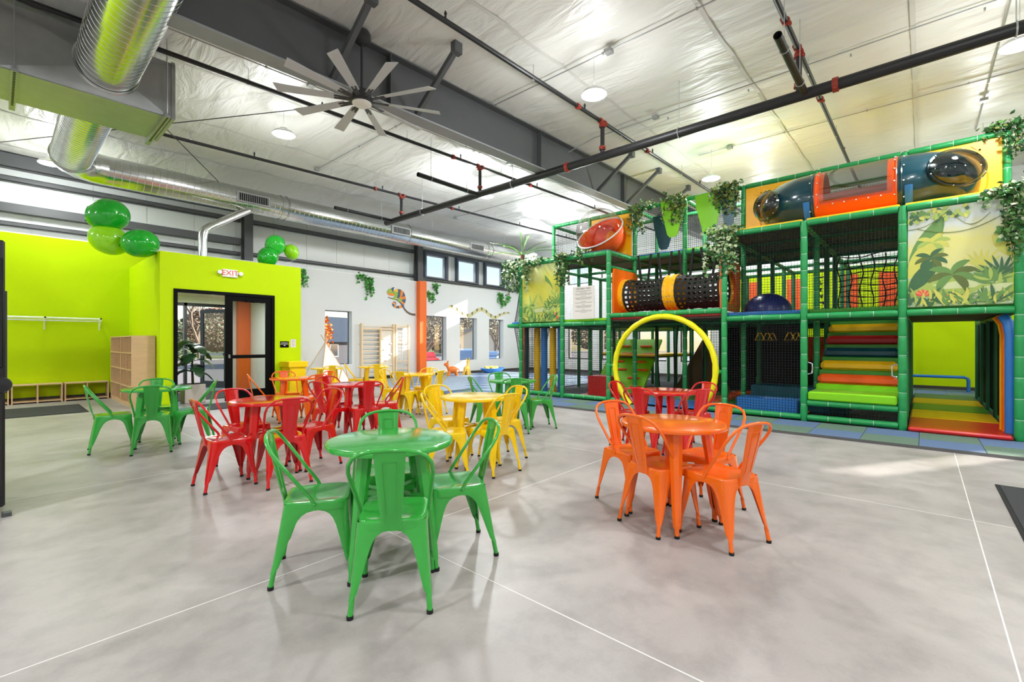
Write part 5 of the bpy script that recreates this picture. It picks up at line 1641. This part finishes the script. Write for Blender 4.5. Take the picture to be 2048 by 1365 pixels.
# orange section with a wide clear window towards the room
R90 = Matrix.Translation((UX, 0, UZ)) @ Matrix.Rotation(-PI / 2, 4, 'X')
def arc_shell(y0, y1, a0, a1, r, m_, name, n=30):
    rows = [[(UX + rr * math.cos(a0 + (a1 - a0) * k / n), y, UZ + rr * math.sin(a0 + (a1 - a0) * k / n)) for k in range(n + 1)] for (y, rr) in ((y0, r - .012), (y0, r), (y1, r), (y1, r - .012), (y0, r - .012))]
    return MB().grid(rows).build(name, m_, ut, 40)
arc_shell(.28, .42, 0, 2 * PI, UR, orgt, 'orange_collar', 48); arc_shell(1.27, 1.41, 0, 2 * PI, UR, orgt, 'orange_collar', 48)
arc_shell(.42, 1.27, math.radians(200), math.radians(385), UR, orgt, 'orange_trough')
clear = glass_mat('clear_polycarbonate', (236, 239, 240), .2, .03)
arc_shell(.36, 1.33, math.radians(25), math.radians(205), UR + .008, clear, 'clear_window')
bo_ = MB()
bs = M('bolt_steel', (222, 222, 220), .25, .8)
for y in (.33, 1.36):
    for k in range(7):
        a = math.radians(80 + 26 * k); bo_.sphere((UX + (UR + .01) * math.cos(a), y, UZ + (UR + .01) * math.sin(a)), .014, 8, 5)
for k in range(5):
    y = .5 + .16 * k; a = math.radians(208); bo_.sphere((UX + (UR + .01) * math.cos(a), y, UZ + (UR + .01) * math.sin(a)), .014, 8, 5)
for y in (.22, 1.47):
    for k in range(6):
        a = math.radians(90 + 32 * k); bo_.sphere((UX + (UR + .01) * math.cos(a), y, UZ + (UR + .01) * math.sin(a)), .014, 8, 5)
bo_.build('bolts', bs, ut)['kind'] = 'stuff'
for y in (.16, 1.52):
    a = math.radians(205)
    MB().tube([(UX + (UR + .012) * math.cos(math.radians(q)), y, UZ + (UR + .012) * math.sin(math.radians(q))) for q in (196, 210, 225, 238)], .03, 8, flat=(.25, 1.6)).build('blue_strap', bpad, ut)
# clear bubbles on the elbows
for c, d, sx_, sy_ in (((UX + .06, 1.93, UZ), (-.70, .71, -.02), .30, .27), ((UX + .06, -.20, UZ), (-.86, -.50, .14), .36, .28)):
    dv = Vector(d).normalized(); q = dv.to_track_quat('Z', 'Y').to_matrix().to_4x4()
    o_ = Vector(c) + dv * (UR - .13)
    prof = [(1.0, .0), (1.0, .05)] + [(math.cos(a), .05 + .20 * math.sin(a)) for a in [PI / 2 * k / 10 for k in range(1, 11)]]
    q = Matrix.Translation(o_) @ q
    rows_ = []
    MB().lathe([(p[0] * .97, p[1]) for p in prof], 36, q @ Matrix.Diagonal((sx_, sy_, 1, 1))).build('clear_bubble', glass_mat('bubble_dark', (150, 152, 150), .16, .02), ut, 60)
    MB().lathe([(1.0, .07), (1.07, .065), (1.07, .02), (1.0, .02)], 36, q @ Matrix.Diagonal((sx_, sy_, 1, 1))).build('bubble_rim', glass_mat('bubble_rim_clear', (170, 190, 190), .2, .05), ut, 60)
    bb_ = MB()
    for k in range(6):
        bb_.sphere(q @ Vector((1.04 * sx_ * math.cos(k * PI / 3 + .3), 1.04 * sy_ * math.sin(k * PI / 3 + .3), .075)), .012, 8, 5)
    bb_.build('bolts', bs, ut)['kind'] = 'stuff'

# ------------------------------------------------------------------ bubble lookout
MB().b2(ybk, ybk + .05, 5.32, 6.46, 3.47, 4.54, ch=.01).build('yellow_panel', ylow, ps, 0)
bc = Vector((9.82, 5.88, 4.04)); br_ = .58
nb = Vector((-.72, .07, .70)).normalized(); q = nb.to_track_quat('Z', 'Y').to_matrix().to_4x4()
pr = [(br_ * math.cos(a), -br_ * math.sin(a)) for a in [PI / 2 * k / 12 for k in range(9)]]
lk = MB().lathe(pr, 40, Matrix.Translation(bc) @ q).lathe([(p[0] - .02, p[1] + .005) for p in pr], 40, Matrix.Translation(bc) @ q).build('lookout_bowl', opad, ps, 60)
MB().lathe([(br_ * math.cos(a), br_ * math.sin(a)) for a in [PI / 2 * k / 14 for k in range(15)]], 40, Matrix.Translation(bc) @ q).build('clear_dome', clear, lk, 60)
MB().tube([Matrix.Translation(bc) @ q @ Vector(((br_ + .012) * math.cos(2 * PI * k / 48), (br_ + .012) * math.sin(2 * PI * k / 48), 0)) for k in range(48)], .018, 8, closed=True).build('clear_rim', M('clear_rim', (226, 222, 218), .15, var=.02), lk)
MB().cyl(bc + Vector((.25, 0, -.12)), (ybk, 5.88, 3.98), .36, .42, n=32, caps=False).build('lookout_neck', opad, lk, 50)
# hanging leaf shields on the top level
def shield(y, z, w, h, m_, x=10.33, rot=0.0):
    P = [(-w * .5, h * .5), (w * .5, h * .5), (w * .45, h * .2), (w * .22, -h * .42), (w * .12, -h * .5), (-w * .12, -h * .5), (-w * .22, -h * .42), (-w * .45, h * .2)]
    m4 = Matrix.Translation((x, y, z)) @ Matrix.Rotation(rot, 4, 'X') @ Matrix(((0, 0, -1, 0), (-1, 0, 0, 0), (0, 1, 0, 0), (0, 0, 0, 1)))
    MB().prism(P, .02, m4).build('leaf_shield', m_, ps, 0)
shield(4.66, 4.02, .56, .84, tpad, 10.75); shield(4.27, 4.20, .56, .86, lpad, 10.32); shield(3.47, 4.16, .60, .90, lpad, 10.34); shield(3.05, 4.24, .40, .90, tpad, 10.30)

# ------------------------------------------------------------------ printed jungle banners
def banner(y1, y0, z0, z1, x, label, seed, kind):
    W = y1 - y0; H_ = z1 - z0
    mt = bpy.data.materials.new('jungle_print_base'); mt.use_nodes = True
    nt = mt.node_tree; bs_ = nt.nodes['Principled BSDF']
    tc = nt.nodes.new('ShaderNodeTexCoord'); sx = nt.nodes.new('ShaderNodeSeparateXYZ'); rp_ = nt.nodes.new('ShaderNodeValToRGB')
    nz = nt.nodes.new('ShaderNodeTexNoise'); nz.inputs['Scale'].default_value = 2.2
    ad = nt.nodes.new('ShaderNodeMath'); ad.operation = 'MULTIPLY_ADD'; ad.inputs[1].default_value = .5
    nt.links.new(tc.outputs['Generated'], sx.inputs[0]); nt.links.new(tc.outputs['Object'], nz.inputs['Vector'])
    nt.links.new(nz.outputs['Fac'], ad.inputs[0]); nt.links.new(sx.outputs['Z'], ad.inputs[2]); nt.links.new(ad.outputs[0], rp_.inputs[0])
    e = rp_.color_ramp.elements
    if kind == 'right':
        stops = ((.15, (150, 176, 92)), (.50, (188, 205, 178)), (.62, (216, 214, 150)), (.80, (224, 218, 128)), (1.0, (206, 212, 208)), (1.25, (190, 205, 160)))
    else:
        stops = ((.15, (140, 168, 50)), (.45, (196, 206, 120)), (.62, (212, 210, 84)), (.85, (206, 202, 70)), (1.1, (200, 206, 140)), (1.3, (180, 196, 120)))
    e[0].position = 0; e[0].color = rgb(*stops[0][1]); e[1].position = 1; e[1].color = rgb(*stops[-1][1])
    for p, c in stops[1:-1]:
        n_ = e.new(min(.99, p / 1.3)); n_.color = rgb(*c)
    mu = nt.nodes.new('ShaderNodeMath'); mu.operation = 'DIVIDE'; mu.inputs[1].default_value = 1.4
    nt.links.new(ad.outputs[0], mu.inputs[0]); nt.links.new(mu.outputs[0], rp_.inputs[0])
    nt.links.new(rp_.outputs[0], bs_.inputs['Base Color']); bs_.inputs['Roughness'].default_value = .45
    bn = MB().b2(x, x + .012, y0, y1, z0, z1).build('printed_banner', mt, ps, 0)
    bn['label'] = label
    rr = random.Random(seed)
    gm = [M('print_dark_green', (62, 104, 66), .45, var=.1), M('print_mid_green', (104, 146, 76), .45, var=.1), M('print_light_green', (168, 190, 92), .45, var=.1), M('print_yellow_green', (208, 206, 96), .45, var=.1), M('print_pale', (206, 214, 160), .45, var=.06), M('print_orange', (238, 150, 90), .45, var=.1), M('print_red', (222, 90, 76), .45, var=.1), M('print_olive', (96, 112, 52), .45, var=.1)]
    b = MB(); layer = [0]
    m4 = lambda d: Matrix.Translation((x - d, y1, z0)) @ Matrix(((0, 0, -1, 0), (-1, 0, 0, 0), (0, 1, 0, 0), (0, 0, 0, 1)))
    def poly(P, mi):
        layer[0] += 1
        P = [(min(max(p[0], 0), 1) * W, min(max(p[1], 0), 1) * H_) for p in P]
        mm_ = m4(.0006 + layer[0] * .000012)
        b.add([mm_ @ Vector((p[0], p[1], 0)) for p in P], [tuple(range(len(P)))], mi)
    asp = W / H_
    def lf(s_, t_, ang, ln, wd, mi, bend=0.0):
        L_ = []; R_ = []; px, py = s_, t_; a = ang
        for i in range(8):
            f = i / 7; w = wd * math.sin(PI * (f * .94 + .04)) ** .8
            L_.append((px - math.sin(a) * w / asp, py + math.cos(a) * w)); R_.append((px + math.sin(a) * w / asp, py - math.cos(a) * w))
            px += math.cos(a) * ln / 7 / asp; py += math.sin(a) * ln / 7; a += bend / 7
        for i in range(7):
            poly([L_[i], L_[i + 1], R_[i + 1], R_[i]], mi)
    def palm(s_, t_, sz, mi, mi2):
        for k, a in enumerate((1.4, .75, .15, -.5, 2.2, 2.9, 3.6)):
            lf(s_, t_, a, sz, sz * .17, mi if k % 2 else mi2, -1.3 if a < 1.57 else 1.3)
    def fan_(s_, t_, sz, mi, n=9, sp_=2.6):
        for k in range(n):
            lf(s_, t_, PI / 2 - sp_ / 2 + sp_ * k / (n - 1), sz * rr.uniform(.8, 1), sz * .06, mi, 0)
    def monstera(s_, t_, ang, sz, mi, mi2):
        for k in range(7):
            f = k / 6
            for sg in (-1, 1):
                cx = s_ + math.cos(ang) * sz * f / asp; cy = t_ + math.sin(ang) * sz * f
                lf(cx, cy, ang + sg * (1.15 - .5 * f), sz * .55 * math.sin(PI * (.25 + .65 * (1 - f))), sz * .055, mi if k % 2 else mi2, -sg * .4)
    for i in range(10):
        lf(rr.uniform(.1, .9), rr.uniform(.18, .3), rr.uniform(.2, 2.9), .22, .02, 2)
    poly([(0, .28), (.3, .24), (.6, .27), (1, .3), (1, .1), (0, .1)], 2)
    poly([(.25, .22), (.6, .25), (.95, .22), (.7, .17), (.35, .17)], 4)
    if kind == 'right':
        lf(.02, .34, 1.15, .62, .09, 1); lf(.0, .30, 1.05, .50, .085, 3); lf(.01, .16, .95, .40, .07, 0)
        palm(.26, .64, .14, 2, 3); palm(.24, .48, .14, 7, 0); 
        lf(.27, .50, -1.6, .2, .006, 7)
        lf(.86, .74, -1.0, .32, .05, 1); lf(.82, .66, -.95, .30, .055, 3); fan_(.72, .36, .2, 3, 7, 1.8)
        palm(.45, .30, .2, 7, 1); fan_(.9, .28, .2, 0); fan_(.82, .22, .16, 1)
        for (s_, t_) in ((.15, .11), (.42, .05)):
            for k in range(9): lf(s_, t_, .3 + k * .3, .07, .012, 5 if k % 2 else 6)
        monstera(.97, .06, 2.2, .26, 2, 1); lf(.58, .13, .1, .3, .05, 2); lf(.62, .10, .3, .3, .04, 4)
        for i in range(60): lf(rr.uniform(0, .6), rr.uniform(.55, .7) if False else rr.uniform(.9, 1.0), rr.uniform(3.5, 5.9), rr.uniform(.03, .07), .016, rr.choice((1, 2, 3, 0)))
    else:
        lf(.62, .80, -1.1, .4, .05, 1); lf(.62, .70, -.95, .35, .05, 3); lf(.1, .5, 1.4, .35, .03, 4)
        fan_(.5, .26, .16, 3, 7, 2); fan_(.8, .24, .22, 0, 11, 3.0); fan_(.1, .17, .12, 1)
        monstera(.92, .10, 1.7, .34, 3, 2); monstera(.62, .0, 1.3, .30, 2, 1); lf(.30, .05, .2, .34, .07, 3); fan_(.95, .30, .2, 1, 9, 3.0); palm(.2, .26, .14, 1, 2)
        lf(.86, .04, 1.2, .12, .05, 5); lf(.90, .02, 1.0, .08, .04, 6)
    for i in range(70):
        s_ = rr.random()
        lf(s_, rr.uniform(-.01, .04), rr.uniform(.5, 2.6), rr.uniform(.06, .2), rr.uniform(.008, .02), rr.choice((0, 0, 1, 1, 2, 3)), rr.uniform(-.9, .9))
    if kind == 'right':
        for (sa, sb, ta, tb, sag) in ((.0, .42, .80, .96, .05), (.1, .95, .80, .86, .10), (.42, .8, .96, .88, .13)):
            pts = [(sa + (sb - sa) * i / 14, ta + (tb - ta) * i / 14 - sag * math.sin(PI * i / 14)) for i in range(15)]
            for i in range(14):
                poly([(pts[i][0], pts[i][1] + .004), (pts[i + 1][0], pts[i + 1][1] + .004), (pts[i + 1][0], pts[i + 1][1] - .003), (pts[i][0], pts[i][1] - .003)], 7)
    b.build('jungle_print', gm, bn, 0)['kind'] = 'stuff'
    eb = MB()
    for i in range(4):
        for t_ in (z0 + .02, z1 - .02): eb.sphere((x - .004, y0 + .03 + (W - .06) * i / 3, t_), .012, 8, 5)
    eb.build('eyelets', tie, bn)['kind'] = 'stuff'
banner(.165, -.915, 1.88, 3.32, XF - .015, 'printed banner of a misty yellow jungle with palms', 21, 'right')
banner(7.78, 6.58, 1.88, 3.32, XF - .015, 'printed banner of yellow light falling on jungle leaves', 22, 'left')

# rules sign
sg = thing('rules_sign', 'white rules sign with rows of small print hung on the play structure', 'sign', (9.08, 5.86, 2.3))
MB().b2(9.055, 9.07, 5.57, 6.15, 1.90, 2.66, ch=.004).build('board', M('sign_white', (232, 226, 222), .5, var=.02), sg, 0)
inkm = M('sign_ink', (52, 56, 52), .6, var=0); inkg = M('sign_fine_print', (168, 164, 160), .7, var=0)
put('lettering', text_mesh('THE GREAT WILD', .05, inkm, .0006), sg, (-.0262, 0, .305), (PI / 2, 0, -PI / 2))
b = MB()
for i, (z, w) in enumerate(((2.555, .40), (2.54, .44), (2.515, .18), (2.49, .48), (2.475, .46), (2.46, .40), (2.425, .14), (2.40, .46), (2.385, .44), (2.37, .42), (2.355, .40), (2.31, .14), (2.285, .46), (2.27, .44), (2.235, .08), (2.21, .46), (2.195, .42), (2.18, .40), (2.165, .36), (2.12, .08), (2.095, .46), (2.08, .44), (2.055, .16))):
    b.b2(9.0542, 9.055, 5.86 - w / 2, 5.86 + w / 2, z, z + (.007 if w > .2 else .010))
b.build('print_lines', inkg, sg, 0)['kind'] = 'stuff'

# palm on the corner post
pt = thing('artificial_palm', 'artificial palm with feathery fronds on top of the corner post', 'palm', (9.2, 7.84, 3.42))
MB().tube([(9.2, 7.84, 3.42), (9.2, 7.84, 3.55), (9.2, 7.84, 3.66)], .06, 10, radii=[.07, .06, .045]).build('trunk', M('palm_trunk', (110, 70, 48), .8, var=.2), pt)
pfm = M('palm_frond_green', (92, 132, 62), .5, var=.25, scale=12)
rr_ = random.Random(8)
for k in range(11):
    a = k * 2 * PI / 10 + .2; el = (1.25, .5, .75, .35, .6, .45, .7, .55, .4, .65, .9)[k]; ln = .88
    if k == 10: a, el = 1.0, 1.5
    b = MB(); pts = []
    for i in range(11):
        f = i / 10
        r = ln * (f * math.cos(el) + .12 * f * f)
        pts.append(Vector((9.2 + r * math.cos(a), 7.84 + r * math.sin(a), 3.64 + ln * (f * math.sin(el) - .28 * f * f))))
    b.tube(pts, .006, 5, radii=[.010 - .0007 * i for i in range(11)])
    for i in range(3, 11):
        for sub in (0, .5):
            if i == 10 and sub: continue
            c = pts[i].lerp(pts[min(i + 1, 10)], sub); tdir = (pts[min(i + 1, 10)] - pts[i - 1]).normalized()
            sd = tdir.cross(Vector((0, 0, 1))).normalized(); l_ = .15 * (1 - .045 * i)
            for sg_ in (-1, 1):
                tip = c + (sd * sg_ * .55 + tdir * .8 + Vector((0, 0, .25))).normalized() * l_
                b.add([c - tdir * .012, c + tdir * .012, tip, c + Vector((0, 0, .006))], [(0, 1, 2), (0, 2, 3), (1, 3, 2)])
    b.build('frond', pfm, pt, 0)
IV = 'artificial ivy on the play structure'
vine('ivy_garland', 'thick pale ivy garland under the palm at the left corner', [(9.12, 8.05, 3.44, 1.0, 26, .26), (9.08, 7.62, 3.43, .85, 10, .12), (9.1, 7.2, 3.44, .12, 5, .25)], 31, (4, 4, 4, 0), .075, 60, IV)
vine('ivy_garland', 'ivy garland hanging over the left post beside the rules sign', [(9.08, 6.45, 3.46, 1.0, 16, .16), (9.3, 6.05, 3.50, .35, 8, .22)], 32, (4, 5, 2, 1), .07, 50, IV)
vine('ivy_garland', 'dry olive ivy sprig beside the bubble lookout panel', [(10.28, 5.15, 4.62, .75, 16, .16), (10.28, 4.85, 4.66, .15, 6, .16)], 33, (4, 2, 1, 5), .07, 40, IV)
vine('ivy_garland', 'olive ivy bunch over the lime leaf shield', [(10.28, 4.2, 4.66, .75, 24, .2)], 34, (3, 3, 2, 5), .07, 70, IV)
vine('ivy_garland', 'olive ivy bunch at the top left of the yellow slide panel', [(10.26, 3.02, 4.68, .75, 22, .18), (10.26, 3.3, 4.6, .5, 6, .1)], 35, (3, 3, 2, 5), .07, 60, IV)
vine('ivy_garland', 'pale ivy bunch over the post right of the strap tunnel', [(9.1, 2.78, 3.46, 1.0, 34, .22)], 36, (4, 4, 5, 1), .075, 90, IV)
vine('ivy_garland', 'ivy on the top right corner post of the slide level', [(10.36, -.95, 4.72, .7, 18, .17)], 37, (6, 4, 1, 1), .075, 50, IV)
vine('ivy_garland', 'leafy ivy garland over the right printed banner corner', [(9.08, -.95, 3.46, 1.25, 18, .10), (9.08, -.70, 3.42, .40, 6, .10)], 38, (5, 5, 3, 0), .065, 40, IV)

# blue bench and orange pads at the far wall
bb = thing('blue_bench', 'low blue tubular bench in front of the far lime wall', 'bench', (17.3, -.2, 0))
MB().tube([(17.35, -.92, .03), (17.35, -.92, .34), (17.35, -.90, .39), (17.35, -.84, .42), (17.35, .75, .42), (17.35, .82, .39), (17.35, .84, .34), (17.35, .84, .03)], .04, 10).build('tube_frame', bpad, bb)
MB().b2(17.2, 17.5, -.84, .76, .40, .455, ch=.015).build('seat', bpad, bb, 0)
for (ya, yb2) in ((3.03, 3.48), (4.30, 4.72), (1.52, 1.90), (.58, 1.0)):
    tag(MB().b2(XW - .05, XW - .002, ya, yb2, 2.35, 3.52, ch=.01).build('wall_pad', opad, None, 0), {3.03: 'orange wall pad left of the middle on the far lime wall', 4.30: 'orange wall pad furthest left on the far lime wall', 1.52: 'orange wall pad behind the coarse climbing net, left one', .58: 'orange wall pad behind the coarse climbing net, right one'}[ya], 'wall pad', 'orange wall pads')
# ------------------------------------------------------------------ outdoors
asph = M('asphalt', (168, 158, 152), .9, var=.12, scale=1.5)
grassm = M('dry_lawn', (150, 156, 96), .95, var=.3, scale=3)
struct(MB().b2(-90, 120, YW + .3, 70, -1.2, -.85).build('floor_outdoor', asph, smooth=0), 'pale asphalt car park outside the windows')
struct(MB().b2(XW + .3, 120, -80, YW + .3, -1.2, -.86).build('floor_outdoor_side', asph, smooth=0))
struct(MB().b2(-90, 120, 70, 200, -1.2, -.75).build('floor_lawn', grassm, smooth=0), 'dry lawn beyond the car park')
struct(MB().b2(-90, 120, 69.7, 70, -1.2, -.7).build('trim_12', M('concrete_kerb', (196, 192, 186), .8, var=.08), smooth=0))
struct(MB().b2(-90, 120, YW + .5, 17.6, -.9, -.02).build('floor_footpath', M('footpath', (190, 188, 186), .8, var=.06), smooth=0))
bark = M('pale_bark', (150, 132, 116), .9, var=.25, scale=6)
def bare_tree(x, y, h, label, seed, levels=6, r0=.3, base=.0, m_=None):
    rr = random.Random(seed)
    t = thing('bare_tree', label, 'tree', (x, y, base), 0, 'bare trees outside')
    tr = MB(); br = MB()
    def grow(b, p, d, ln, r, lv):
        n = 3; pts = [p]; q = p
        for i in range(n):
            d = (d + Vector((rr.uniform(-.16, .16), rr.uniform(-.16, .16), rr.uniform(-.02, .12)))).normalized()
            q = q + d * ln / n; pts.append(q)
        b.tube(pts, r, 6 if lv > 3 else 4, caps=False, radii=[r, r * .9, r * .8, r * .68])
        if lv <= 0: return
        k = rr.choice((2, 3, 3)) if lv > 1 else 2
        for i in range(k):
            a = rr.uniform(0, 2 * PI); sp_ = rr.uniform(.35, .8)
            o = d.orthogonal().normalized(); o.rotate(Matrix.Rotation(a, 3, d))
            nd = (d + o * sp_ + Vector((0, 0, .12))).normalized()
            grow(br, pts[rr.choice((2, 3, 3))], nd, ln * rr.uniform(.66, .86), r * .6, lv - 1)
    grow(tr, Vector((x, y, base)), Vector((0, 0, 1)), h * .2, r0, levels)
    tr.build('trunk', m_ or bark, t); o = br.build('branches', m_ or bark, t); o['kind'] = 'stuff'
bare_tree(19.3, 76.5, 16, 'large bare tree beyond the car park seen through the entrance', 4, 7, .34, -.75)
bare_tree(27.5, 36, 9, 'bare tree filling the window beside the orange column', 9, 6, .22, -.85)
bare_tree(44, 42, 10, 'bare tree seen through the middle right window', 12, 5, .25, -.85)
bare_tree(46.8, 37.5, 10, 'bare tree seen through the rightmost window', 13, 6, .22, -.85)
def leafy(x, y, z, rx, rz, label, col, n, seed, size, name='leafy_tree', trunk=True):
    rr = random.Random(seed)
    t = thing(name, label, 'tree', (x, y, -.85), 0, 'leafy trees outside')
    m_ = M('leaf_' + str(seed), col, .7, var=.35, scale=3)
    b = MB()
    for i in range(n):
        a = rr.uniform(0, 2 * PI); f = rr.random(); zz = (rr.random() * 2 - 1)
        r = rx * math.sqrt(1 - zz * zz) * rr.uniform(.6, 1.05)
        if name == 'evergreen_tree':
            zz = rr.random() ** 1.3 * 2 - 1; r = rx * (1 - (zz + 1) / 2) * rr.uniform(.5, 1.1) + .15
        add_leaf(b, (x + r * math.cos(a), y + r * math.sin(a), z + zz * rz), size * rr.uniform(.7, 1.4), rr, 0)
    o = b.build('foliage', m_, t, 0); o['kind'] = 'stuff'
    MB().cyl((x, y, -.85), (x, y, z + rz * .3), .12, .06, n=8).build('trunk', bark, t)
leafy(11.55, 25.5, 1.9, 1.25, 1.35, 'tree with orange autumn leaves outside the left window', (226, 140, 70), 1700, 51, .17)
leafy(13.0, 72, 5.5, 4.2, 6.2, 'dense evergreen tree at the left of the entrance view', (74, 92, 66), 2600, 52, .45, 'evergreen_tree')
leafy(28, 100, 4.0, 6.0, 4.0, 'brown tree mass behind the large bare tree', (146, 116, 98), 4840, 53, 0.39)
leafy(43, 106, 4.0, 6.0, 4.0, 'brown tree mass right of the large bare tree', (152, 120, 100), 4400, 54, 0.39)
leafy(14.0, 92, 3.5, 5, 3.6, 'olive shrub mass behind the evergreen', (120, 122, 84), 3300, 55, 0.33)
leafy(66, 78, 4.0, 7, 4.6, 'grey brown tree mass behind the pale houses', (140, 126, 108), 4840, 56, 0.39)
leafy(84, 78, 4.0, 8, 4.6, 'grey brown tree mass behind the blue cars', (132, 120, 104), 5280, 57, 0.39)
leafy(102, 62, 4.0, 7, 4.2, 'grey brown tree mass at the far right window', (136, 124, 106), 4400, 58, 0.39)
leafy(40, 62, 3.5, 5, 4.2, 'brown tree mass left of the pale houses', (150, 128, 106), 3300, 59, 0.33)
def house(x, y, w, d, h, rh, rz, wallc, roofc, label, gable_front=False):
    t = thing('house', label, 'house', (x, y, -.85), rz)
    wm_ = M('siding_%d' % int(x), wallc, .8, var=.06); rm = M('shingle_%d' % int(x), roofc, .9, var=.15, scale=2)
    def ob(b, n, m_):
        o = b.build(n, m_, None, 0); o.parent = t; return o
    ob(MB().b2(-w / 2, w / 2, -d / 2, d / 2, -.1, h), 'walls', wm_)
    rf = MB()
    if gable_front:
        P = [(-w / 2 - .4, h - .15), (0, h + rh), (w / 2 + .4, h - .15), (w / 2 + .3, h - .35), (0, h + rh - .25), (-w / 2 - .3, h - .35)]
        rf.prism(P, d + .8, Matrix.Translation((0, d / 2 + .4, 0)) @ Matrix.Rotation(PI / 2, 4, 'X'))
        ob(MB().prism([(-w / 2, h), (w / 2, h), (0, h + rh - .2)], d, Matrix.Translation((0, d / 2, 0)) @ Matrix.Rotation(PI / 2, 4, 'X')), 'gable', wm_)
    else:
        P = [(-d / 2 - .6, h - .1), (0, h + rh), (d / 2 + .6, h - .1)]
        rf.prism(P, w + 1.0, Matrix.Translation((-w / 2 - .5, 0, 0)) @ Matrix.Rotation(PI / 2, 4, 'Z') @ Matrix.Rotation(PI / 2, 4, 'X'))
    ob(rf, 'roof', rm)
    for k in range(3):
        xx = -w / 2 + w * (k + .5) / 3
        f = ob(MB().b2(xx - .5, xx + .5, -d / 2 - .04, -d / 2, .9, 2.1), 'window', wframe)
        ob(MB().b2(xx - .43, xx + .43, -d / 2 - .05, -d / 2 - .04, .97, 2.03), 'window_glass', M('dark_glass', (50, 60, 72), .1, var=.05))
house(25.5, 47.5, 16, 9, 2.4, 2.6, .25, (92, 92, 98), (72, 82, 98), 'grey house with a slate roof outside the left window')
house(57, 60, 10, 8, 2.4, 2.7, -.6, (226, 216, 196), (170, 150, 130), 'pale gabled house outside the window beside the orange column', True)
house(70, 62, 12, 8, 2.4, 3.2, -.75, (232, 222, 204), (170, 150, 130), 'pale gabled house outside the middle right window', True)
def car(x, y, rz, col, label, van=False):
    t = thing('parked_car', label, 'car', (x, y, -.85), rz)
    m_ = M('car_paint_' + label.split()[0], col, .25, var=.03, coat=.6)
    def ob(b, n, mm_, p=None, sm=30):
        o = b.build(n, mm_, None, sm); o.parent = p or t; return o
    hgt = 1.85 if van else 1.45
    low = [(-2.3, .35), (-2.25, .8), (-1.9, .95), (1.0 if van else .8, 1.0), (2.1, .85), (2.3, .65), (2.3, .35)]
    top_ = [(-2.2, .9), (-2.05, hgt - .08), (-1.7, hgt), (.5, hgt), (1.3, 1.0)] if van else [(-1.7, .95), (-1.1, hgt - .05), (-.8, hgt), (.3, hgt), (1.15, .98)]
    rm = Matrix.Rotation(PI / 2, 4, 'X')
    ob(MB().prism(low, 1.75, Matrix.Translation((0, .875, 0)) @ rm), 'body', m_)
    ob(MB().prism(top_, 1.55, Matrix.Translation((0, .775, 0)) @ rm), 'cabin', m_)
    gl = [(p[0] * .93 - .03, p[1] * .97 - .02) for p in top_]
    gl = [(a, max(c, 1.03)) for a, c in gl]
    ob(MB().prism(gl, 1.58, Matrix.Translation((0, .79, 0)) @ rm), 'windows', M('dark_glass', (50, 60, 72), .1, var=.05))
    for sx in (-1.4, 1.4):
        for sy in (-.82, .82):
            w_ = ob(MB().cyl((sx, sy - .1, .34), (sx, sy + .1, .34), .34, n=20), 'wheel', rubber)
            ob(MB().cyl((sx, sy - .105, .34), (sx, sy + .105, .34), .2, n=12), 'hub', galvflat, w_)
    for sy in (-.65, .65):
        ob(MB().box((2.28, sy, .7), (.08, .3, .12)), 'headlight', whitepl, None, 0)
        ob(MB().box((-2.28, sy, .75), (.06, .28, .16)), 'tail_light', M('tail_lamp', (180, 30, 30), .3, var=.02), None, 0)
car(24.6, 32.4, 1.2, (214, 50, 48), 'red parked car outside the window beside the orange column')
car(19.6, 21.2, .6, (150, 182, 226), 'blue van parked outside the middle right window', True)
car(31.0, 30.0, .5, (160, 190, 228), 'pale blue sedan parked outside the rightmost window')
bpy.context.view_layer.update()
